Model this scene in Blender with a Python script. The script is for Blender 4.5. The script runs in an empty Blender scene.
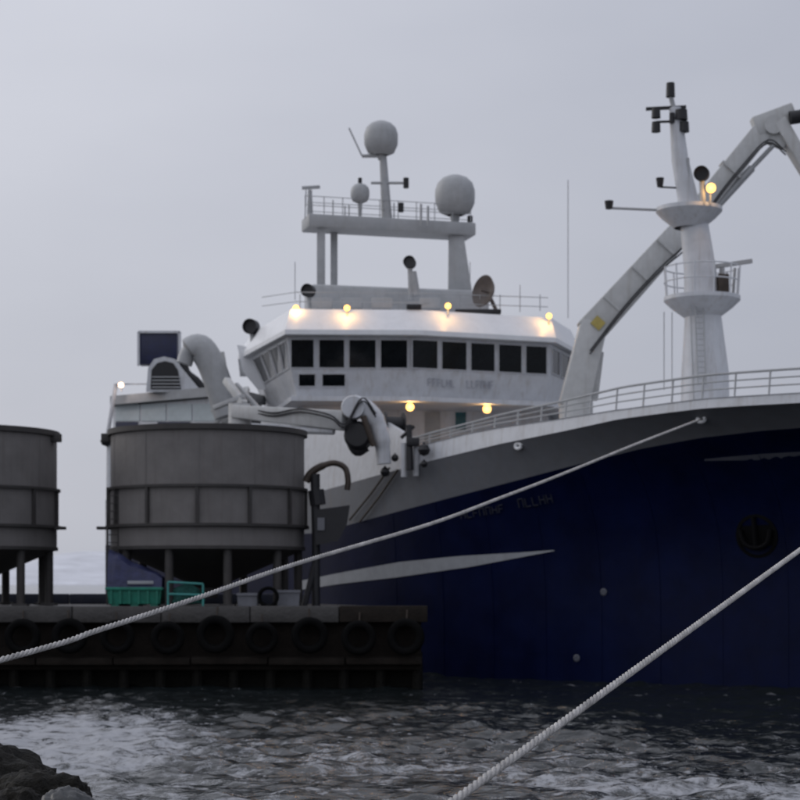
import bpy, bmesh, math, random
import numpy as np
from mathutils import Vector, Matrix, noise as mnoise
random.seed(7)
R = math.radians
sc = bpy.context.scene
C = bpy.context.collection

# ------------------------------------------------------------------ camera
F, HOR, EYE = 1800.0, 582.0, 4.08          # focal length in photo pixels, horizon row, eye height
cam_d = bpy.data.cameras.new('camera')
cam = bpy.data.objects.new('camera', cam_d); C.objects.link(cam)
cam.location = (0, 0, EYE); cam.rotation_euler = (R(90), 0, 0)
cam_d.sensor_width = 36; cam_d.lens = 36 * F / 800
cam_d.shift_y = (HOR - 400) / 800
cam_d.clip_start = 0.5; cam_d.clip_end = 20000
cam_d.dof.use_dof = True; cam_d.dof.focus_distance = 21.0; cam_d.dof.aperture_fstop = 2.2
sc.camera = cam

# ------------------------------------------------------------------ sky and light
w = bpy.data.worlds.new('World'); sc.world = w; w.use_nodes = True
nt = w.node_tree; nt.nodes.clear()
out = nt.nodes.new('ShaderNodeOutputWorld')
sky = nt.nodes.new('ShaderNodeTexSky'); sky.sky_type = 'NISHITA'; sky.sun_disc = False
SUN_EL, SUN_AZ = R(24), R(-62)
sky.sun_elevation = SUN_EL; sky.sun_rotation = SUN_AZ
sky.air_density = 1.0; sky.dust_density = 4.0
bg1 = nt.nodes.new('ShaderNodeBackground'); bg1.inputs[1].default_value = 0.06
nt.links.new(sky.outputs[0], bg1.inputs[0])
tc = nt.nodes.new('ShaderNodeTexCoord')
mp = nt.nodes.new('ShaderNodeMapping'); mp.inputs['Scale'].default_value = (1.6, 1.6, 4.0)
nt.links.new(tc.outputs['Generated'], mp.inputs[0])
nz = nt.nodes.new('ShaderNodeTexNoise'); nz.inputs['Scale'].default_value = 2.2; nz.inputs['Detail'].default_value = 4
nz.inputs['Roughness'].default_value = 0.45
nt.links.new(mp.outputs[0], nz.inputs['Vector'])
# soft side-to-side difference of the cloud layer: brighter towards the hidden sun on the left
sep = nt.nodes.new('ShaderNodeSeparateXYZ'); nt.links.new(tc.outputs['Generated'], sep.inputs[0])
mx = nt.nodes.new('ShaderNodeMath'); mx.operation = 'MULTIPLY_ADD'; mx.inputs[1].default_value = -0.62; mx.inputs[2].default_value = 0.49
nt.links.new(sep.outputs[0], mx.inputs[0])
ad = nt.nodes.new('ShaderNodeMath'); ad.operation = 'MULTIPLY_ADD'; ad.inputs[1].default_value = 0.45
nt.links.new(nz.outputs[0], ad.inputs[0]); nt.links.new(mx.outputs[0], ad.inputs[2])
rp = nt.nodes.new('ShaderNodeValToRGB')
rp.color_ramp.elements[0].position = 0.45; rp.color_ramp.elements[0].color = (0.415, 0.438, 0.515, 1)
rp.color_ramp.elements[1].position = 1.0; rp.color_ramp.elements[1].color = (0.650, 0.666, 0.738, 1)
nt.links.new(ad.outputs[0], rp.inputs[0])
# an overcast dome is brighter overhead
zm = nt.nodes.new('ShaderNodeMath'); zm.operation = 'MAXIMUM'; zm.inputs[1].default_value = 0.0
nt.links.new(sep.outputs[2], zm.inputs[0])
zs = nt.nodes.new('ShaderNodeMath'); zs.operation = 'MULTIPLY_ADD'; zs.inputs[1].default_value = 0.65; zs.inputs[2].default_value = 0.88
nt.links.new(zm.outputs[0], zs.inputs[0])
bg2 = nt.nodes.new('ShaderNodeBackground')
nt.links.new(rp.outputs[0], bg2.inputs[0]); nt.links.new(zs.outputs[0], bg2.inputs[1])
ms = nt.nodes.new('ShaderNodeMixShader'); ms.inputs[0].default_value = 0.93
nt.links.new(bg1.outputs[0], ms.inputs[1]); nt.links.new(bg2.outputs[0], ms.inputs[2])
nt.links.new(ms.outputs[0], out.inputs[0])
sd = bpy.data.lights.new('sun', 'SUN'); sd.energy = 0.5; sd.angle = R(25); sd.color = (1.0, 0.96, 0.92)
sun = bpy.data.objects.new('sun', sd); C.objects.link(sun)
_dir = Vector((math.sin(SUN_AZ) * math.cos(SUN_EL), -math.cos(SUN_AZ) * math.cos(SUN_EL) * -1, math.sin(SUN_EL)))
sun.rotation_euler = _dir.to_track_quat('Z', 'Y').to_euler()
sun.location = (-40, 0, 60)
sc.view_settings.view_transform = 'Standard'; sc.view_settings.look = 'None'
sc.view_settings.exposure = 0.0; sc.view_settings.gamma = 1.0

# ------------------------------------------------------------------ materials
def mat(name, col, rough=0.5, metal=0.0, var=0.14, scale=2.0, streak=0.0, scol=(0.10, 0.065, 0.04),
        bump=0.0, bscale=12.0, spec=0.5, coat=0.0):
    m = bpy.data.materials.new(name); m.use_nodes = True
    t = m.node_tree; b = t.nodes['Principled BSDF']
    tcn = t.nodes.new('ShaderNodeTexCoord')
    n = t.nodes.new('ShaderNodeTexNoise'); n.inputs['Scale'].default_value = scale; n.inputs['Detail'].default_value = 6
    n.inputs['Roughness'].default_value = 0.62
    t.links.new(tcn.outputs['Object'], n.inputs['Vector'])
    r = t.nodes.new('ShaderNodeValToRGB')
    r.color_ramp.elements[0].position = 0.3; r.color_ramp.elements[1].position = 0.7
    r.color_ramp.elements[0].color = tuple(c * (1 - var) for c in col) + (1,)
    r.color_ramp.elements[1].color = tuple(min(1, c * (1 + var)) for c in col) + (1,)
    t.links.new(n.outputs[0], r.inputs[0])
    last = r.outputs[0]
    if streak > 0:
        mpn = t.nodes.new('ShaderNodeMapping'); mpn.inputs['Scale'].default_value = (2.6, 2.6, 0.22)
        t.links.new(tcn.outputs['Object'], mpn.inputs[0])
        n2 = t.nodes.new('ShaderNodeTexNoise'); n2.inputs['Scale'].default_value = 1.5; n2.inputs['Detail'].default_value = 7
        n2.inputs['Roughness'].default_value = 0.7
        t.links.new(mpn.outputs[0], n2.inputs['Vector'])
        r2 = t.nodes.new('ShaderNodeValToRGB')
        r2.color_ramp.elements[0].position = 0.50; r2.color_ramp.elements[1].position = 0.78
        r2.color_ramp.elements[0].color = (0, 0, 0, 1); r2.color_ramp.elements[1].color = (streak, streak, streak, 1)
        t.links.new(n2.outputs[0], r2.inputs[0])
        mxn = t.nodes.new('ShaderNodeMix'); mxn.data_type = 'RGBA'
        t.links.new(r2.outputs[0], mxn.inputs[0]); t.links.new(last, mxn.inputs[6])
        mxn.inputs[7].default_value = tuple(scol) + (1,)
        last = mxn.outputs[2]
    t.links.new(last, b.inputs['Base Color'])
    rr = t.nodes.new('ShaderNodeMapRange'); rr.inputs['To Min'].default_value = max(0.03, rough - 0.1); rr.inputs['To Max'].default_value = min(1, rough + 0.12)
    t.links.new(n.outputs[0], rr.inputs[0]); t.links.new(rr.outputs[0], b.inputs['Roughness'])
    b.inputs['Metallic'].default_value = metal
    b.inputs['Specular IOR Level'].default_value = spec
    if coat: b.inputs['Coat Weight'].default_value = coat
    if bump > 0:
        n3 = t.nodes.new('ShaderNodeTexNoise'); n3.inputs['Scale'].default_value = bscale; n3.inputs['Detail'].default_value = 5
        t.links.new(tcn.outputs['Object'], n3.inputs['Vector'])
        bp = t.nodes.new('ShaderNodeBump'); bp.inputs['Strength'].default_value = bump; bp.inputs['Distance'].default_value = 0.08
        t.links.new(n3.outputs[0], bp.inputs['Height']); t.links.new(bp.outputs[0], b.inputs['Normal'])
    return m

def emit(name, col, strength):
    m = bpy.data.materials.new(name); m.use_nodes = True
    b = m.node_tree.nodes['Principled BSDF']
    b.inputs['Base Color'].default_value = tuple(col) + (1,)
    b.inputs['Emission Color'].default_value = tuple(col) + (1,)
    b.inputs['Emission Strength'].default_value = strength
    return m

M = dict(
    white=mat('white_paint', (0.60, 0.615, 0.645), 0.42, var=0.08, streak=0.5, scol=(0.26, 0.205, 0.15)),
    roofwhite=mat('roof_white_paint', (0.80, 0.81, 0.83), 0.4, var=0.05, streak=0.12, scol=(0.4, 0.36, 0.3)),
    grey=mat('grey_ship_paint', (0.385, 0.395, 0.405), 0.5, var=0.10, streak=0.25, scol=(0.2, 0.17, 0.14)),
    crane=mat('crane_paint', (0.52, 0.525, 0.52), 0.5, var=0.10, streak=0.35, scol=(0.22, 0.19, 0.14)),
    upper=mat('hull_upper_paint', (0.170, 0.178, 0.196), 0.5, var=0.08, streak=0.4, scol=(0.18, 0.15, 0.13)),
    navy=mat('navy_hull_paint', (0.0014, 0.0044, 0.029), 0.38, var=0.3, scale=0.6, streak=0.22, scol=(0.010, 0.010, 0.016), bump=0.22, bscale=0.9, spec=0.12),
    stripe=mat('hull_stripe_paint', (0.34, 0.355, 0.38), 0.5, var=0.10, streak=0.35, scol=(0.2, 0.2, 0.2)),
    letter=mat('bow_letter_paint', (0.019, 0.022, 0.040), 0.6, var=0.3, scale=6),
    nameletter=mat('name_letter_paint', (0.38, 0.39, 0.43), 0.6, var=0.2, scale=6),
    black=mat('black_fitting', (0.012, 0.012, 0.015), 0.5, var=0.3),
    rubber=mat('black_rubber', (0.0028, 0.0028, 0.003), 0.8, spec=0.12, var=0.35, scale=6, bump=0.3, bscale=20),
    glass=mat('dark_window_glass', (0.006, 0.008, 0.010), 0.10, var=0.6, scale=0.9, bump=0.15, bscale=1.2, spec=0.28),
    teal=mat('teal_window', (0.03, 0.12, 0.14), 0.2, var=0.2),
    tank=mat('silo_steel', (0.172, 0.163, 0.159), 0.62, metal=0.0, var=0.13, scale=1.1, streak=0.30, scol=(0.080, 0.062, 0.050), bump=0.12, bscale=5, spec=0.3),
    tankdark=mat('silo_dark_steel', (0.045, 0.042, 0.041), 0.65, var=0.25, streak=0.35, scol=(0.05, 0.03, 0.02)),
    concrete=mat('wet_concrete', (0.055, 0.052, 0.050), 0.55, var=0.28, scale=1.6, streak=0.5, scol=(0.035, 0.032, 0.028), bump=0.35, bscale=9),
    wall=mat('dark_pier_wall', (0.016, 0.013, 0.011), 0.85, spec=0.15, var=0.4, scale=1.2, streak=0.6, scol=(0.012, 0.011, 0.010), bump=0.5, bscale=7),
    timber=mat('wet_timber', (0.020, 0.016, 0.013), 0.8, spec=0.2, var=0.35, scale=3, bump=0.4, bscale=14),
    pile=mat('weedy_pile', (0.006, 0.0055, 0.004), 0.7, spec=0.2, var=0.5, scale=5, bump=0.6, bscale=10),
    kerb=mat('blue_grey_kerb', (0.030, 0.036, 0.060), 0.6, var=0.25, streak=0.3),
    rope=mat('pale_rope', (0.50, 0.485, 0.47), 0.85, var=0.32, scale=3, bump=0.6, bscale=60),
    green=mat('green_plastic', (0.006, 0.17, 0.115), 0.45, var=0.25, scale=4),
    tarp=mat('blue_tarpaulin', (0.025, 0.030, 0.085), 0.55, var=0.35, scale=3, bump=0.5, bscale=4),
    net=mat('green_net', (0.012, 0.09, 0.075), 0.8, var=0.6, scale=9, bump=1.0, bscale=22),
    crate=mat('grey_plastic', (0.15, 0.155, 0.175), 0.5, var=0.2),
    rock=mat('weedy_rock', (0.007, 0.006, 0.004), 0.7, var=0.7, scale=4.0, bump=1.0, bscale=14, spec=0.2),
    slab=mat('wet_grey_rock', (0.040, 0.042, 0.044), 0.4, var=0.35, scale=1.5, bump=0.4, bscale=6),
    quay=mat('quay_concrete', (0.16, 0.155, 0.15), 0.7, var=0.25, scale=1.2, bump=0.3),
    navybox=mat('navy_panel', (0.008, 0.012, 0.050), 0.4, var=0.3),
    yellow=mat('yellow_mark', (0.45, 0.36, 0.10), 0.6, var=0.3),
    rust=mat('brown_pipe', (0.045, 0.032, 0.023), 0.55, var=0.4, scale=5),
    hullmark=mat('hull_mark_paint', (0.09, 0.095, 0.12), 0.6),
    anchor=mat('anchor_black', (0.004, 0.004, 0.005), 0.7, spec=0.1),
    lamp=emit('warm_lamp_glass', (1.0, 0.50, 0.11), 2.8),
    lampwhite=emit('pale_lamp_glass', (1.0, 0.70, 0.46), 2.2),
)

# ------------------------------------------------------------------ helpers
def P(px, py, Y):                                  # a photo direction at distance Y becomes a point of the place
    return Vector(((px - 400) / F * Y, Y, EYE - (py - HOR) / F * Y))
def m_(npx, Y): return npx / F * Y                  # pixels to metres at distance Y
W = {}                                              # world location of every object made
def tag(o, label=None, cat=None, group=None, kind=None):
    if label: o['label'] = label
    if cat: o['category'] = cat
    if group: o['group'] = group
    if kind: o['kind'] = kind
    return o
def empty(name, loc):
    o = bpy.data.objects.new(name, None); C.objects.link(o); o.location = loc; o.empty_display_size = 0.5
    W[o.name] = Vector(loc); return o
def inst(src, loc, parent=None, name=None):         # another object sharing src's mesh
    o = bpy.data.objects.new(name or src.name.split('.')[0], src.data); C.objects.link(o)
    W[o.name] = Vector(loc)
    if parent is not None: o.parent = parent; o.location = Vector(loc) - W[parent.name]
    else: o.location = loc
    return o

class MB:
    def __init__(s): s.bm = bmesh.new(); s.mi = 0
    def face(s, pts):
        f = s.bm.faces.new([s.bm.verts.new(p) for p in pts]); f.material_index = s.mi; return f
    def box(s, c, size, rz=0.0, ax=None, bev=0.0):   # ax: three unit axes
        c = Vector(c); hx, hy, hz = [v / 2 for v in size]
        if ax is None:
            ax = (Vector((math.cos(rz), math.sin(rz), 0)), Vector((-math.sin(rz), math.cos(rz), 0)), Vector((0, 0, 1)))
        v = [s.bm.verts.new(c + ax[0] * hx * i + ax[1] * hy * j + ax[2] * hz * k) for i in (-1, 1) for j in (-1, 1) for k in (-1, 1)]
        fs = [s.bm.faces.new([v[i] for i in q]) for q in ((0, 1, 3, 2), (4, 6, 7, 5), (0, 4, 5, 1), (2, 3, 7, 6), (0, 2, 6, 4), (1, 5, 7, 3))]
        for f in fs: f.material_index = s.mi
        if bev > 0:
            es = set(e for f in fs for e in f.edges)
            r = bmesh.ops.bevel(s.bm, geom=list(es), offset=bev, segments=2, affect='EDGES', profile=0.5)
            for f in r['faces']: f.material_index = s.mi
        return s
    def beam(s, a, b, wd, ht, wd2=None, ht2=None, up=(0, 0, 1), bev=0.0):   # tapered box from a to b
        a = Vector(a); b = Vector(b); d = (b - a).normalized(); u = Vector(up)
        if abs(d.dot(u)) > 0.98: u = Vector((0, 1, 0))
        x = d.cross(u).normalized(); z = x.cross(d).normalized()
        wd2 = wd if wd2 is None else wd2; ht2 = ht if ht2 is None else ht2
        v = []
        for p, ww, hh in ((a, wd, ht), (b, wd2, ht2)):
            for i, j in ((-1, -1), (1, -1), (1, 1), (-1, 1)):
                v.append(s.bm.verts.new(p + x * ww / 2 * i + z * hh / 2 * j))
        fs = [s.bm.faces.new([v[i] for i in q]) for q in ((3, 2, 1, 0), (4, 5, 6, 7), (0, 1, 5, 4), (1, 2, 6, 5), (2, 3, 7, 6), (3, 0, 4, 7))]
        for f in fs: f.material_index = s.mi
        if bev > 0:
            r = bmesh.ops.bevel(s.bm, geom=list(set(e for f in fs for e in f.edges)), offset=bev, segments=2, affect='EDGES', profile=0.5)
            for f in r['faces']: f.material_index = s.mi
        return s
    def tube(s, pts, rad, n=10, cap=True):
        pts = [Vector(p) for p in pts]; k = len(pts)
        rad = [rad] * k if not hasattr(rad, '__len__') else rad
        rings = []; ref = None
        for i, p in enumerate(pts):
            d = (pts[min(i + 1, k - 1)] - pts[max(i - 1, 0)]).normalized()
            if ref is None:
                ref = Vector((0, 0, 1)) if abs(d.z) < 0.9 else Vector((1, 0, 0))
            x = (ref - d * ref.dot(d)).normalized(); y = d.cross(x); ref = x
            rings.append([s.bm.verts.new(p + (x * math.cos(2 * math.pi * j / n) + y * math.sin(2 * math.pi * j / n)) * rad[i]) for j in range(n)])
        for a, b in zip(rings, rings[1:]):
            for j in range(n):
                f = s.bm.faces.new((a[j], a[(j + 1) % n], b[(j + 1) % n], b[j])); f.material_index = s.mi; f.smooth = True
        if cap:
            f = s.bm.faces.new(rings[0][::-1]); f.material_index = s.mi
            f = s.bm.faces.new(rings[-1]); f.material_index = s.mi
        return s
    def lathe(s, c, prof, n=32, axis=(0, 0, 1)):       # prof: (radius, height)
        c = Vector(c); q = Vector((0, 0, 1)).rotation_difference(Vector(axis).normalized())
        rings = []
        for r_, h in prof:
            if r_ < 1e-5: rings.append([s.bm.verts.new(c + q @ Vector((0, 0, h)))])
            else: rings.append([s.bm.verts.new(c + q @ Vector((r_ * math.cos(2 * math.pi * j / n), r_ * math.sin(2 * math.pi * j / n), h))) for j in range(n)])
        for a, b in zip(rings, rings[1:]):
            for j in range(n):
                j2 = (j + 1) % n
                if len(a) == 1 and len(b) == 1: continue
                if len(a) == 1: vs = (a[0], b[j2], b[j])
                elif len(b) == 1: vs = (a[j], a[j2], b[0])
                else: vs = (a[j], a[j2], b[j2], b[j])
                f = s.bm.faces.new(vs); f.material_index = s.mi
        return s
    def rings(s, rows, closed=True, cap0=True, cap1=True):   # loft of equal-length point rows
        vr = [[s.bm.verts.new(p) for p in row] for row in rows]
        n = len(rows[0])
        for a, b in zip(vr, vr[1:]):
            for j in range(n if closed else n - 1):
                j2 = (j + 1) % n
                f = s.bm.faces.new((a[j], a[j2], b[j2], b[j])); f.material_index = s.mi
        if closed and cap0: s.bm.faces.new(vr[0][::-1]).material_index = s.mi
        if closed and cap1: s.bm.faces.new(vr[-1]).material_index = s.mi
        return s
    def build(s, name, mats, parent=None, smooth=35, recalc=True, base=None, **kw):
        if recalc: bmesh.ops.recalc_face_normals(s.bm, faces=s.bm.faces[:])
        me = bpy.data.meshes.new(name); co = [v.co for v in s.bm.verts]
        lo = Vector((min(c.x for c in co), min(c.y for c in co), min(c.z for c in co)))
        hi = Vector((max(c.x for c in co), max(c.y for c in co), max(c.z for c in co)))
        org = Vector(base) if base is not None else Vector(((lo.x + hi.x) / 2, (lo.y + hi.y) / 2, lo.z))
        for v in s.bm.verts: v.co -= org
        s.bm.to_mesh(me); s.bm.free()
        for m in (mats if isinstance(mats, (list, tuple)) else [mats]): me.materials.append(M[m] if isinstance(m, str) else m)
        if smooth:
            me.shade_smooth(); me.set_sharp_from_angle(angle=R(smooth))
        o = bpy.data.objects.new(name, me); C.objects.link(o); W[o.name] = org.copy()
        if parent is not None: o.parent = parent; o.location = org - W[parent.name]
        else: o.location = org
        return tag(o, **kw)

def arc(c, r, a0, a1, n, u, v):
    c = Vector(c); u = Vector(u); v = Vector(v)
    return [c + u * r * math.cos(a0 + (a1 - a0) * i / n) + v * r * math.sin(a0 + (a1 - a0) * i / n) for i in range(n + 1)]
def smoothpath(pts, sub=6):                         # Catmull-Rom through points
    pts = [Vector(p) for p in pts]; o = []
    q = [2 * pts[0] - pts[1]] + pts + [2 * pts[-1] - pts[-2]]
    for i in range(1, len(q) - 2):
        for k in range(sub):
            t = k / sub
            o.append(0.5 * ((2 * q[i]) + (q[i + 1] - q[i - 1]) * t + (2 * q[i - 1] - 5 * q[i] + 4 * q[i + 1] - q[i + 2]) * t * t + (3 * q[i] - q[i - 1] - 3 * q[i + 1] + q[i + 2]) * t ** 3))
    o.append(pts[-1]); return o

# ------------------------------------------------------------------ sea
def wave_height(X, Y):
    rng = np.random.RandomState(11); z = np.zeros_like(X)
    # wind blows roughly along the quay; many short crests
    for i in range(70):
        lam = 0.45 * (1.065 ** i) if i < 46 else rng.uniform(0.9, 3.2)
        th = math.radians(75) + rng.normal(0, 0.75)
        k = 2 * math.pi / lam
        a = 0.0088 * lam ** 0.60 * rng.uniform(0.6, 1.4) / (1 + (lam / 3.4) ** 2)
        ph = rng.uniform(0, 6.28)
        arg = k * (X * math.cos(th) + Y * math.sin(th)) + ph + 0.6 * np.sin(0.13 * X + 0.21 * Y + i)
        s = np.sin(arg)
        z += a * (s + 0.25 * s * s)
    g = 0.85 + 0.30 * np.sin(0.19 * X + 1.3) * np.sin(0.16 * Y + 0.4) + 0.28 * np.sin(0.47 * X - 0.22 * Y) * np.sin(0.31 * Y + 0.17 * X + 2)
    return z * g
xs = np.arange(-34, 34.01, 0.16); ys = np.arange(22, 96.01, 0.16)
X, Y = np.meshgrid(xs, ys)
edge = np.minimum(np.minimum((X - xs[0]) / 3, (xs[-1] - X) / 3), np.minimum((Y - ys[0]) / 3, (ys[-1] - Y) / 3)).clip(0, 1)
Z = wave_height(X, Y) * edge
wash = np.exp(-(((X + 9.5) / 6.0) ** 2 + ((Y - 42) / 9.0) ** 2))
Z += wash * edge * 0.07 * (np.sin(2.3 * X + 1.1 * Y) * np.sin(1.7 * Y - 0.6 * X) + 0.7 * np.sin(3.9 * X - 2.2 * Y + 1) * np.sin(3.1 * Y + 1.3 * X))
nx, ny = len(xs), len(ys)
verts = np.stack([X.ravel(), Y.ravel(), Z.ravel()], 1)
idx = np.arange(nx * ny).reshape(ny, nx)
quads = np.stack([idx[:-1, :-1].ravel(), idx[:-1, 1:].ravel(), idx[1:, 1:].ravel(), idx[1:, :-1].ravel()], 1)
xo = [-6000, xs[0], xs[-1], 6000]; yo = [-400, ys[0], ys[-1], 9000]
extra = [(a, b, 0) for b in yo for a in xo]; n0 = len(verts)
eq = []
for j in range(3):
    for i in range(3):
        if i == 1 and j == 1: continue
        eq.append((n0 + j * 4 + i, n0 + j * 4 + i + 1, n0 + (j + 1) * 4 + i + 1, n0 + (j + 1) * 4 + i))
verts = np.concatenate([verts, np.array(extra)])
me = bpy.data.meshes.new('sea'); me.from_pydata(verts.tolist(), [], quads.tolist() + eq); me.shade_smooth()
sea = bpy.data.objects.new('sea', me); C.objects.link(sea); tag(sea, 'dark choppy harbour water between the quay and the pier', kind='structure')
sm = bpy.data.materials.new('sea_water'); sm.use_nodes = True; t = sm.node_tree; b = t.nodes['Principled BSDF']
b.inputs['IOR'].default_value = 1.33; b.inputs['Specular Tint'].default_value = (1.0, 0.97, 0.94, 1)
g = t.nodes.new('ShaderNodeNewGeometry'); sp = t.nodes.new('ShaderNodeSeparateXYZ'); t.links.new(g.outputs['Position'], sp.inputs[0])
mpw = t.nodes.new('ShaderNodeMapping'); mpw.inputs['Scale'].default_value = (0.8, 1.0, 1.0); t.links.new(g.outputs['Position'], mpw.inputs[0])
na = t.nodes.new('ShaderNodeTexNoise'); na.inputs['Scale'].default_value = 3.4; na.inputs['Detail'].default_value = 5; na.inputs['Distortion'].default_value = 0.6
t.links.new(mpw.outputs[0], na.inputs['Vector'])
bw_ = t.nodes.new('ShaderNodeBump'); bw_.inputs['Strength'].default_value = 0.6; bw_.inputs['Distance'].default_value = 0.075
t.links.new(na.outputs[0], bw_.inputs['Height']); t.links.new(bw_.outputs[0], b.inputs['Normal'])
def mth(op, a, bb=None, c=None):
    n = t.nodes.new('ShaderNodeMath'); n.operation = op
    for i, v in enumerate((a, bb, c)):
        if v is None: continue
        if isinstance(v, (int, float)): n.inputs[i].default_value = v
        else: t.links.new(v, n.inputs[i])
    return n.outputs[0]
# churned water off the shore rocks: foam where a ragged noise passes a threshold that loosens away from the patch
ex = mth('POWER', mth('DIVIDE', mth('ADD', sp.outputs[0], 9.2), 5.0), 2.0)
ey = mth('POWER', mth('DIVIDE', mth('ADD', sp.outputs[1], -46.0), 14.0), 2.0)
m0 = mth('MAXIMUM', mth('SUBTRACT', 1.0, mth('ADD', ex, ey)), 0.0)
nf = t.nodes.new('ShaderNodeTexNoise'); nf.inputs['Scale'].default_value = 1.5; nf.inputs['Detail'].default_value = 9; nf.inputs['Roughness'].default_value = 0.78; nf.inputs['Distortion'].default_value = 0.5
t.links.new(g.outputs['Position'], nf.inputs['Vector'])
near = t.nodes.new('ShaderNodeMapRange'); near.inputs['From Min'].default_value = 52; near.inputs['From Max'].default_value = 36
near.inputs['To Min'].default_value = 0.0; near.inputs['To Max'].default_value = 0.125; t.links.new(sp.outputs[1], near.inputs[0])  # pale streaks on the near water: sky reflection painted into the colour
nl = t.nodes.new('ShaderNodeTexNoise'); nl.inputs['Scale'].default_value = 0.16; nl.inputs['Detail'].default_value = 3
t.links.new(g.outputs['Position'], nl.inputs['Vector'])
gust = t.nodes.new('ShaderNodeMapRange'); gust.inputs['From Min'].default_value = 0.38; gust.inputs['From Max'].default_value = 0.62; gust.inputs['To Min'].default_value = 0.45; gust.inputs['To Max'].default_value = 1.25
t.links.new(nl.outputs[0], gust.inputs[0])
fo = mth('ADD', mth('ADD', nf.outputs[0], mth('MULTIPLY', m0, 0.21)), mth('MULTIPLY', near.outputs[0], gust.outputs[0]))
rf = t.nodes.new('ShaderNodeValToRGB'); rf.color_ramp.elements[0].position = 0.60; rf.color_ramp.elements[1].position = 0.72
rf.color_ramp.elements[1].color = (0.75, 0.75, 0.75, 1); rf.color_ramp.elements[0].color = (0, 0, 0, 1)
t.links.new(fo, rf.inputs[0])
mixc = t.nodes.new('ShaderNodeMix'); mixc.data_type = 'RGBA'; t.links.new(rf.outputs[0], mixc.inputs[0])
mixc.inputs[6].default_value = (0.010, 0.013, 0.014, 1); mixc.inputs[7].default_value = (0.46, 0.47, 0.50, 1)
t.links.new(mixc.outputs[2], b.inputs['Base Color'])
mr = t.nodes.new('ShaderNodeMapRange'); mr.inputs['To Min'].default_value = 0.10; mr.inputs['To Max'].default_value = 0.8
t.links.new(rf.outputs[0], mr.inputs[0]); t.links.new(mr.outputs[0], b.inputs['Roughness'])
sea.data.materials.append(sm)

# seabed under everything, own quay under the camera
q = MB(); q.box((0, -1, 0.25), (60, 25, 2.5), bev=0.05)
q.build('quay', 'quay', label='concrete quay under the camera', kind='structure')

# snowy far hills, the haze over them put into the pale colour
hm = MB(); rows = []
for j, yy in enumerate((2600, 2900, 3300, 3800)):
    row = []
    for i in range(60):
        xx = -1500 + i * 42
        pk = 62 * math.exp(-((xx + 560) / 170.0) ** 2) + 40 * math.exp(-((xx + 150) / 260.0) ** 2) + 30 * math.exp(-((xx + 1000) / 200.0) ** 2) + 26 * math.exp(-((xx - 500) / 300.0) ** 2)
        zz = (-4, 0.55, 1.0, 0.8)[j]
        row.append(Vector((xx, yy, -4 if j == 0 else pk * zz + 6 * mnoise.noise(Vector((xx * .01, yy * .01, 3))) - 2)))
    rows.append(row)
hm.rings(rows, closed=False)
hillm = mat('snowy_hazed_hill', (0.62, 0.63, 0.67), 0.9, var=0.18, scale=0.02)
hm.build('hills', hillm, label='pale snow and haze coloured hills across the fjord', kind='structure')

# ------------------------------------------------------------------ the trawler: hull geometry
AL = R(50); EF = Vector((math.cos(AL), -math.sin(AL), 0)); NS = Vector((-math.sin(AL), -math.cos(AL), 0)); UP = Vector((0, 0, 1))
R0 = Vector((2.1, 75.7, 0)); BH = 7.0
def cl(t_): return R0 - NS * BH + EF * t_
def interp(tab, t_):
    if t_ <= tab[0][0]: return tab[0][1]
    for (a, va), (c, vc) in zip(tab, tab[1:]):
        if t_ <= c:
            u = (t_ - a) / (c - a); return va + (vc - va) * u
    return tab[-1][1]
def bw(t_):
    if t_ < -8: return BH
    return BH * (1 - ((t_ + 8) / 31.5) ** 1.32)
def bd(t_):
    if t_ < 9: return BH
    return BH * (1 - max(0, (t_ - 9) / 21.0) ** 2.3)
def t_of_px(px):
    k = (px - 400) / F; return (R0.y * k - R0.x) / (EF.x - EF.y * k)
ZT = []
for px, py in ((105, 500), (318, 492), (375, 476), (430, 461), (500, 444), (560, 432), (620, 419), (700, 408), (800, 400), (860, 398)):
    t_ = t_of_px(px); p = R0 + EF * t_; ZT.append((t_, EYE - (py - HOR) / F * p.y))
ZT += [(30, ZT[-1][1] + 0.35)]
def zt(t_): return interp(ZT, t_)
def hb(t_, z):
    k = min(max(z / zt(t_), 0.0), 1.15)
    a, c = bw(t_), bd(t_)
    return max(0.03, a + (c - a) * k ** (2.2 + 3.0 * min(max((t_ + 8) / 23.0, 0), 1)))
def hp(t_, z, off=0.0): return cl(t_) + NS * (hb(t_, z) + off) + UP * z
def proj(p): return 400 + F * p.x / p.y, HOR + F * (EYE - p.z) / p.y
def hull_at(px, py, t_=None, z=5.0):                # the hull point seen in that direction
    t_ = t_of_px(px) if t_ is None else t_
    for _ in range(30):
        x0, y0 = proj(hp(t_, z)); x1, y1 = proj(hp(t_ + .01, z)); x2, y2 = proj(hp(t_, z + .01))
        a, bq, c, d = (x1 - x0) / .01, (x2 - x0) / .01, (y1 - y0) / .01, (y2 - y0) / .01
        ex_, ey_ = px - x0, py - y0; det = a * d - bq * c
        if abs(det) < 1e-6: break
        t_ += max(-3, min(3, (ex_ * d - bq * ey_) / det)); z += max(-2, min(2, (a * ey_ - c * ex_) / det))
    return t_, z
ZB = []
for px, py in ((320, 533), (400, 511), (480, 490), (560, 469), (640, 449), (700, 438), (760, 431), (800, 428)):
    ZB.append(hull_at(px, py))
ZB = [(-28, 6.2)] + ZB + [(30, ZB[-1][1] + 0.5)]
def zb(t_): return min(interp(ZB, t_), zt(t_) - 0.3)

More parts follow.
